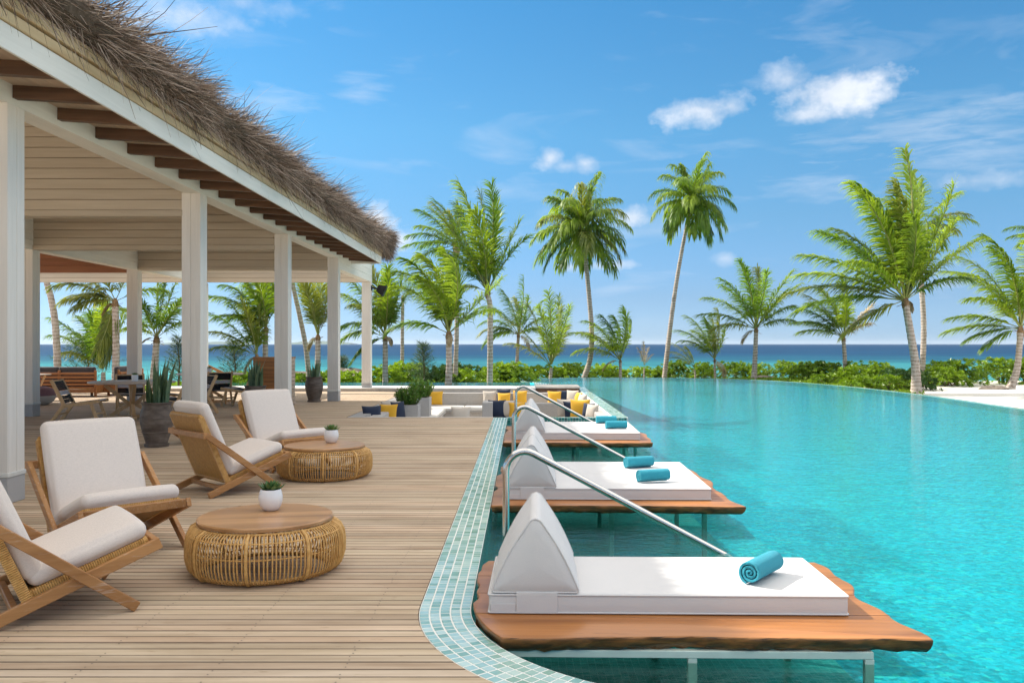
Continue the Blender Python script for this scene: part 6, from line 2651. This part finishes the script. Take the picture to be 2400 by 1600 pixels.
# feathery casuarina saplings
def casuarina(label, x, ytop, Y, seed, spread):
    rr = random.Random(seed)
    X = px(x, Y)
    gz = ground_z(X, Y)
    if gz < -1.5: gz = -.5
    hgt = pz(ytop, Y) - gz
    t = thing('feathery_tree', label, 'tree', (X, Y, gz), 0, 'small feathery saplings by the shore')
    mb = MB()
    mb.tube([(0, 0, 0), (.05, 0, hgt * .5), (-.06, 0, hgt)], [.045, .03, .008], 6)
    mb.build('trunk', M_husk, t)
    lv = MB()
    for i in range(60):
        k = 0.12 + 0.88 * i / 60
        a = 2.4 * i
        L = spread * (1.15 - k) * rr.uniform(.7, 1.1) + .12
        p0 = Vector((0, 0, hgt * k))
        d = Vector((cos(a), sin(a), 0.75))
        for j in range(46):
            s_ = rr.random()
            c_ = p0 + d * L * s_ + Vector((0, 0, -.15 * L * s_ * s_))
            o_ = (Vector((rr.gauss(0, .5), rr.gauss(0, .5), rr.uniform(-.9, .4))) + d * .5).normalized()
            ln = rr.uniform(.12, .26)
            sd = o_.orthogonal().normalized() * .006
            b = len(lv.v)
            lv.v += [tuple(c_ - sd), tuple(c_ + sd), tuple(c_ + o_ * ln)]
            lv.f.append((b, b + 1, b + 2))
    lv.build('crown', M_needle, t, kind='stuff')


casuarina('small dark feathery tree left of the swept palm', 992, 806, 37, 1, .62)
casuarina('thin feathery sapling seen left of the third column', 549, 800, 36, 2, .75)
casuarina('feathery bush behind the timber sofa', 205, 800, 35, 3, 1.5)
casuarina('feathery sapling just left of the second column', 418, 790, 36, 4, .6)
casuarina('thin feathery sapling between the jar column and the last column', 800, 838, 39, 5, .5)

# dry palm seedling on the hedge
palm('little dry palm seedling standing in the hedge', 46, [(1509, 888), (1510, 862)], .06, .05, [(0, 52, .1, 0, 'd'), (14, 40, .3, .1, 'd'), (-16, 42, .3, -.1, 'd'), (30, 30, .4, 0, 'd')], wind=.05, seed=40, leaf=.25, husk=False, ndet=20,
     group=None)
palm('yellowing palm seedling in the hedge left of the smallest palm', 47, [(1630, 888), (1628, 866)], .07, .06, [(-40, 66, .5, 0, 'y'), (-28, 72, .4, .1, 'y'), (-50, 60, .5, -.1, 'y'), (-12, 50, .4, 0, 'y')], wind=.2, seed=41, leaf=.35, husk=False, ndet=24,
     group=None)

# shore rocks
rr = random.Random(9)
RK = [('flat brown shore rock left of the last column', 705, 884, 38, .55), ('brown shore rock behind the low shrub by the jar', 745, 886, 37.5, .4), ('long brown shore rock near the jar column', 815, 881, 38.5, .7),
      ('small brown shore rock beside the last column', 845, 886, 37, .35), ('grey rock at the foot of the hedge right of the fan palm', 1792, 888, 44, .4), ('pale rock by the large right palm', 2095, 908, 37, .4),
      ('pale flat rock beside the curved trunk on the beach', 2330, 917, 35.5, .5)]
for (lab, x, yy, Yd, s_) in RK:
    mb = MB()
    n, m = 10, 14
    rows = []
    for i in range(n + 1):
        th = pi * i / n
        for j in range(m):
            ph = 2 * pi * j / m
            k = 1 + 0.22 * sin(3 * ph + s_ * 9) * sin(2 * th) + rr.uniform(-.09, .09)
            mb.v.append((s_ * 1.3 * k * sin(th) * cos(ph), s_ * .8 * k * sin(th) * sin(ph), s_ * .55 * k * cos(th)))
    for i in range(n):
        for j in range(m):
            a, b_ = i * m + j, i * m + (j + 1) % m
            mb.f.append((a, a + m, b_ + m, b_))
    o = mb.build('shore_rock', M_rock, smooth=35)
    o.location = (px(x, Yd), Yd, pz(yy, Yd) - s_ * .1)
    o.rotation_euler = (0, 0, rr.uniform(-.5, .5))
    tag(o, lab, 'rock', 'rocks along the shore')

# low ground cover, not countable
gc = MB()
for i in range(24000):
    x = rr.uniform(-17, 17)
    y = 33.2 + 13 * rr.random() if x < 2.5 else rr.uniform(30, 48)
    if inside(x, y, POOL) or pdist(x, y, POOL) < .35 and x > 2:
        continue
    if x > 0.45 * y + rr.uniform(-.4, .3):
        continue
    z = ground_z(x, y)
    if z < -1.4:
        continue
    c_ = Vector((x, y, z))
    for k in range(4):
        o_ = Vector((rr.gauss(0, .5), rr.gauss(0, .5), rr.uniform(.4, 1.1))).normalized()
        L = rr.uniform(.07, .20)
        sd = o_.cross(Vector((rr.gauss(0, 1), rr.gauss(0, 1), rr.gauss(0, 1)))).normalized() * L * .16
        b = len(gc.v)
        gc.v += [tuple(c_), tuple(c_ + o_ * L * .6 + sd), tuple(c_ + o_ * L), tuple(c_ + o_ * L * .6 - sd)]
        gc.f.append((b, b + 1, b + 2, b + 3))
gco = gc.build('ground_cover', M_shrub, kind='stuff')
gco['label'] = 'low green creeping plants over the soil behind the pool'

# ------------------------------------------------------------------ far islands and the sea air
def island(label, x0, x1, hpx, Y, seed):
    rr = random.Random(seed)
    X0, X1 = px(x0, Y), px(x1, Y)
    Hh = hpx * Y / F
    n, m = 60, 6
    mb = MB()
    hs = [max(0.05, (0.45 + 0.55 * rr.random()) * sin(pi * (i + .3) / (n + .6)) ** 0.5) for i in range(n + 1)]
    hs = [(hs[max(0, i - 1)] + 2 * hs[i] + hs[min(n, i + 1)]) / 4 for i in range(n + 1)]
    for i in range(n + 1):
        x = X0 + (X1 - X0) * i / n
        for j in range(m + 1):
            a = pi * j / m
            mb.v.append((x, Y - cos(a) * 250, -1.2 + sin(a) * (Hh * hs[i] + 1.5)))
    for i in range(n):
        for j in range(m):
            a = i * (m + 1) + j
            mb.f.append((a, a + m + 1, a + m + 2, a + 1))
    o = mb.build('distant_island', M_isle, smooth=180)
    return tag(o, label, 'island', 'low islands on the horizon')


M_isle = plain('island_scrub', (0.06, 0.09, 0.04), 0.9, 0.1, 0.3, 0.002, 0.0)
island('low hazy island on the horizon left of the third column', 380, 585, 8, 9000, 1)
island('low hazy island on the horizon between the third column and the last', 670, 830, 9.0, 9000, 2)
island('faint low island on the horizon by the tall bent palm', 1290, 1380, 3.5, 9500, 3)

hz = MB()
hz.box(-13000, 13000, -300, 16500, -1300, 46)
hm = bpy.data.materials.new('sea_air')
hm.use_nodes = True
ht = NT(hm.node_tree)
ht.n.remove(ht.n['Principled BSDF'])
pv = ht.node('ShaderNodeVolumePrincipled', {'Color': (0.80, 0.90, 1.0, 1), 'Density': 0.00005, 'Anisotropy': 0.2})
ht.l.new(pv.outputs[0], ht.n['Material Output'].inputs['Volume'])
hz.build('haze', hm, kind='stuff')
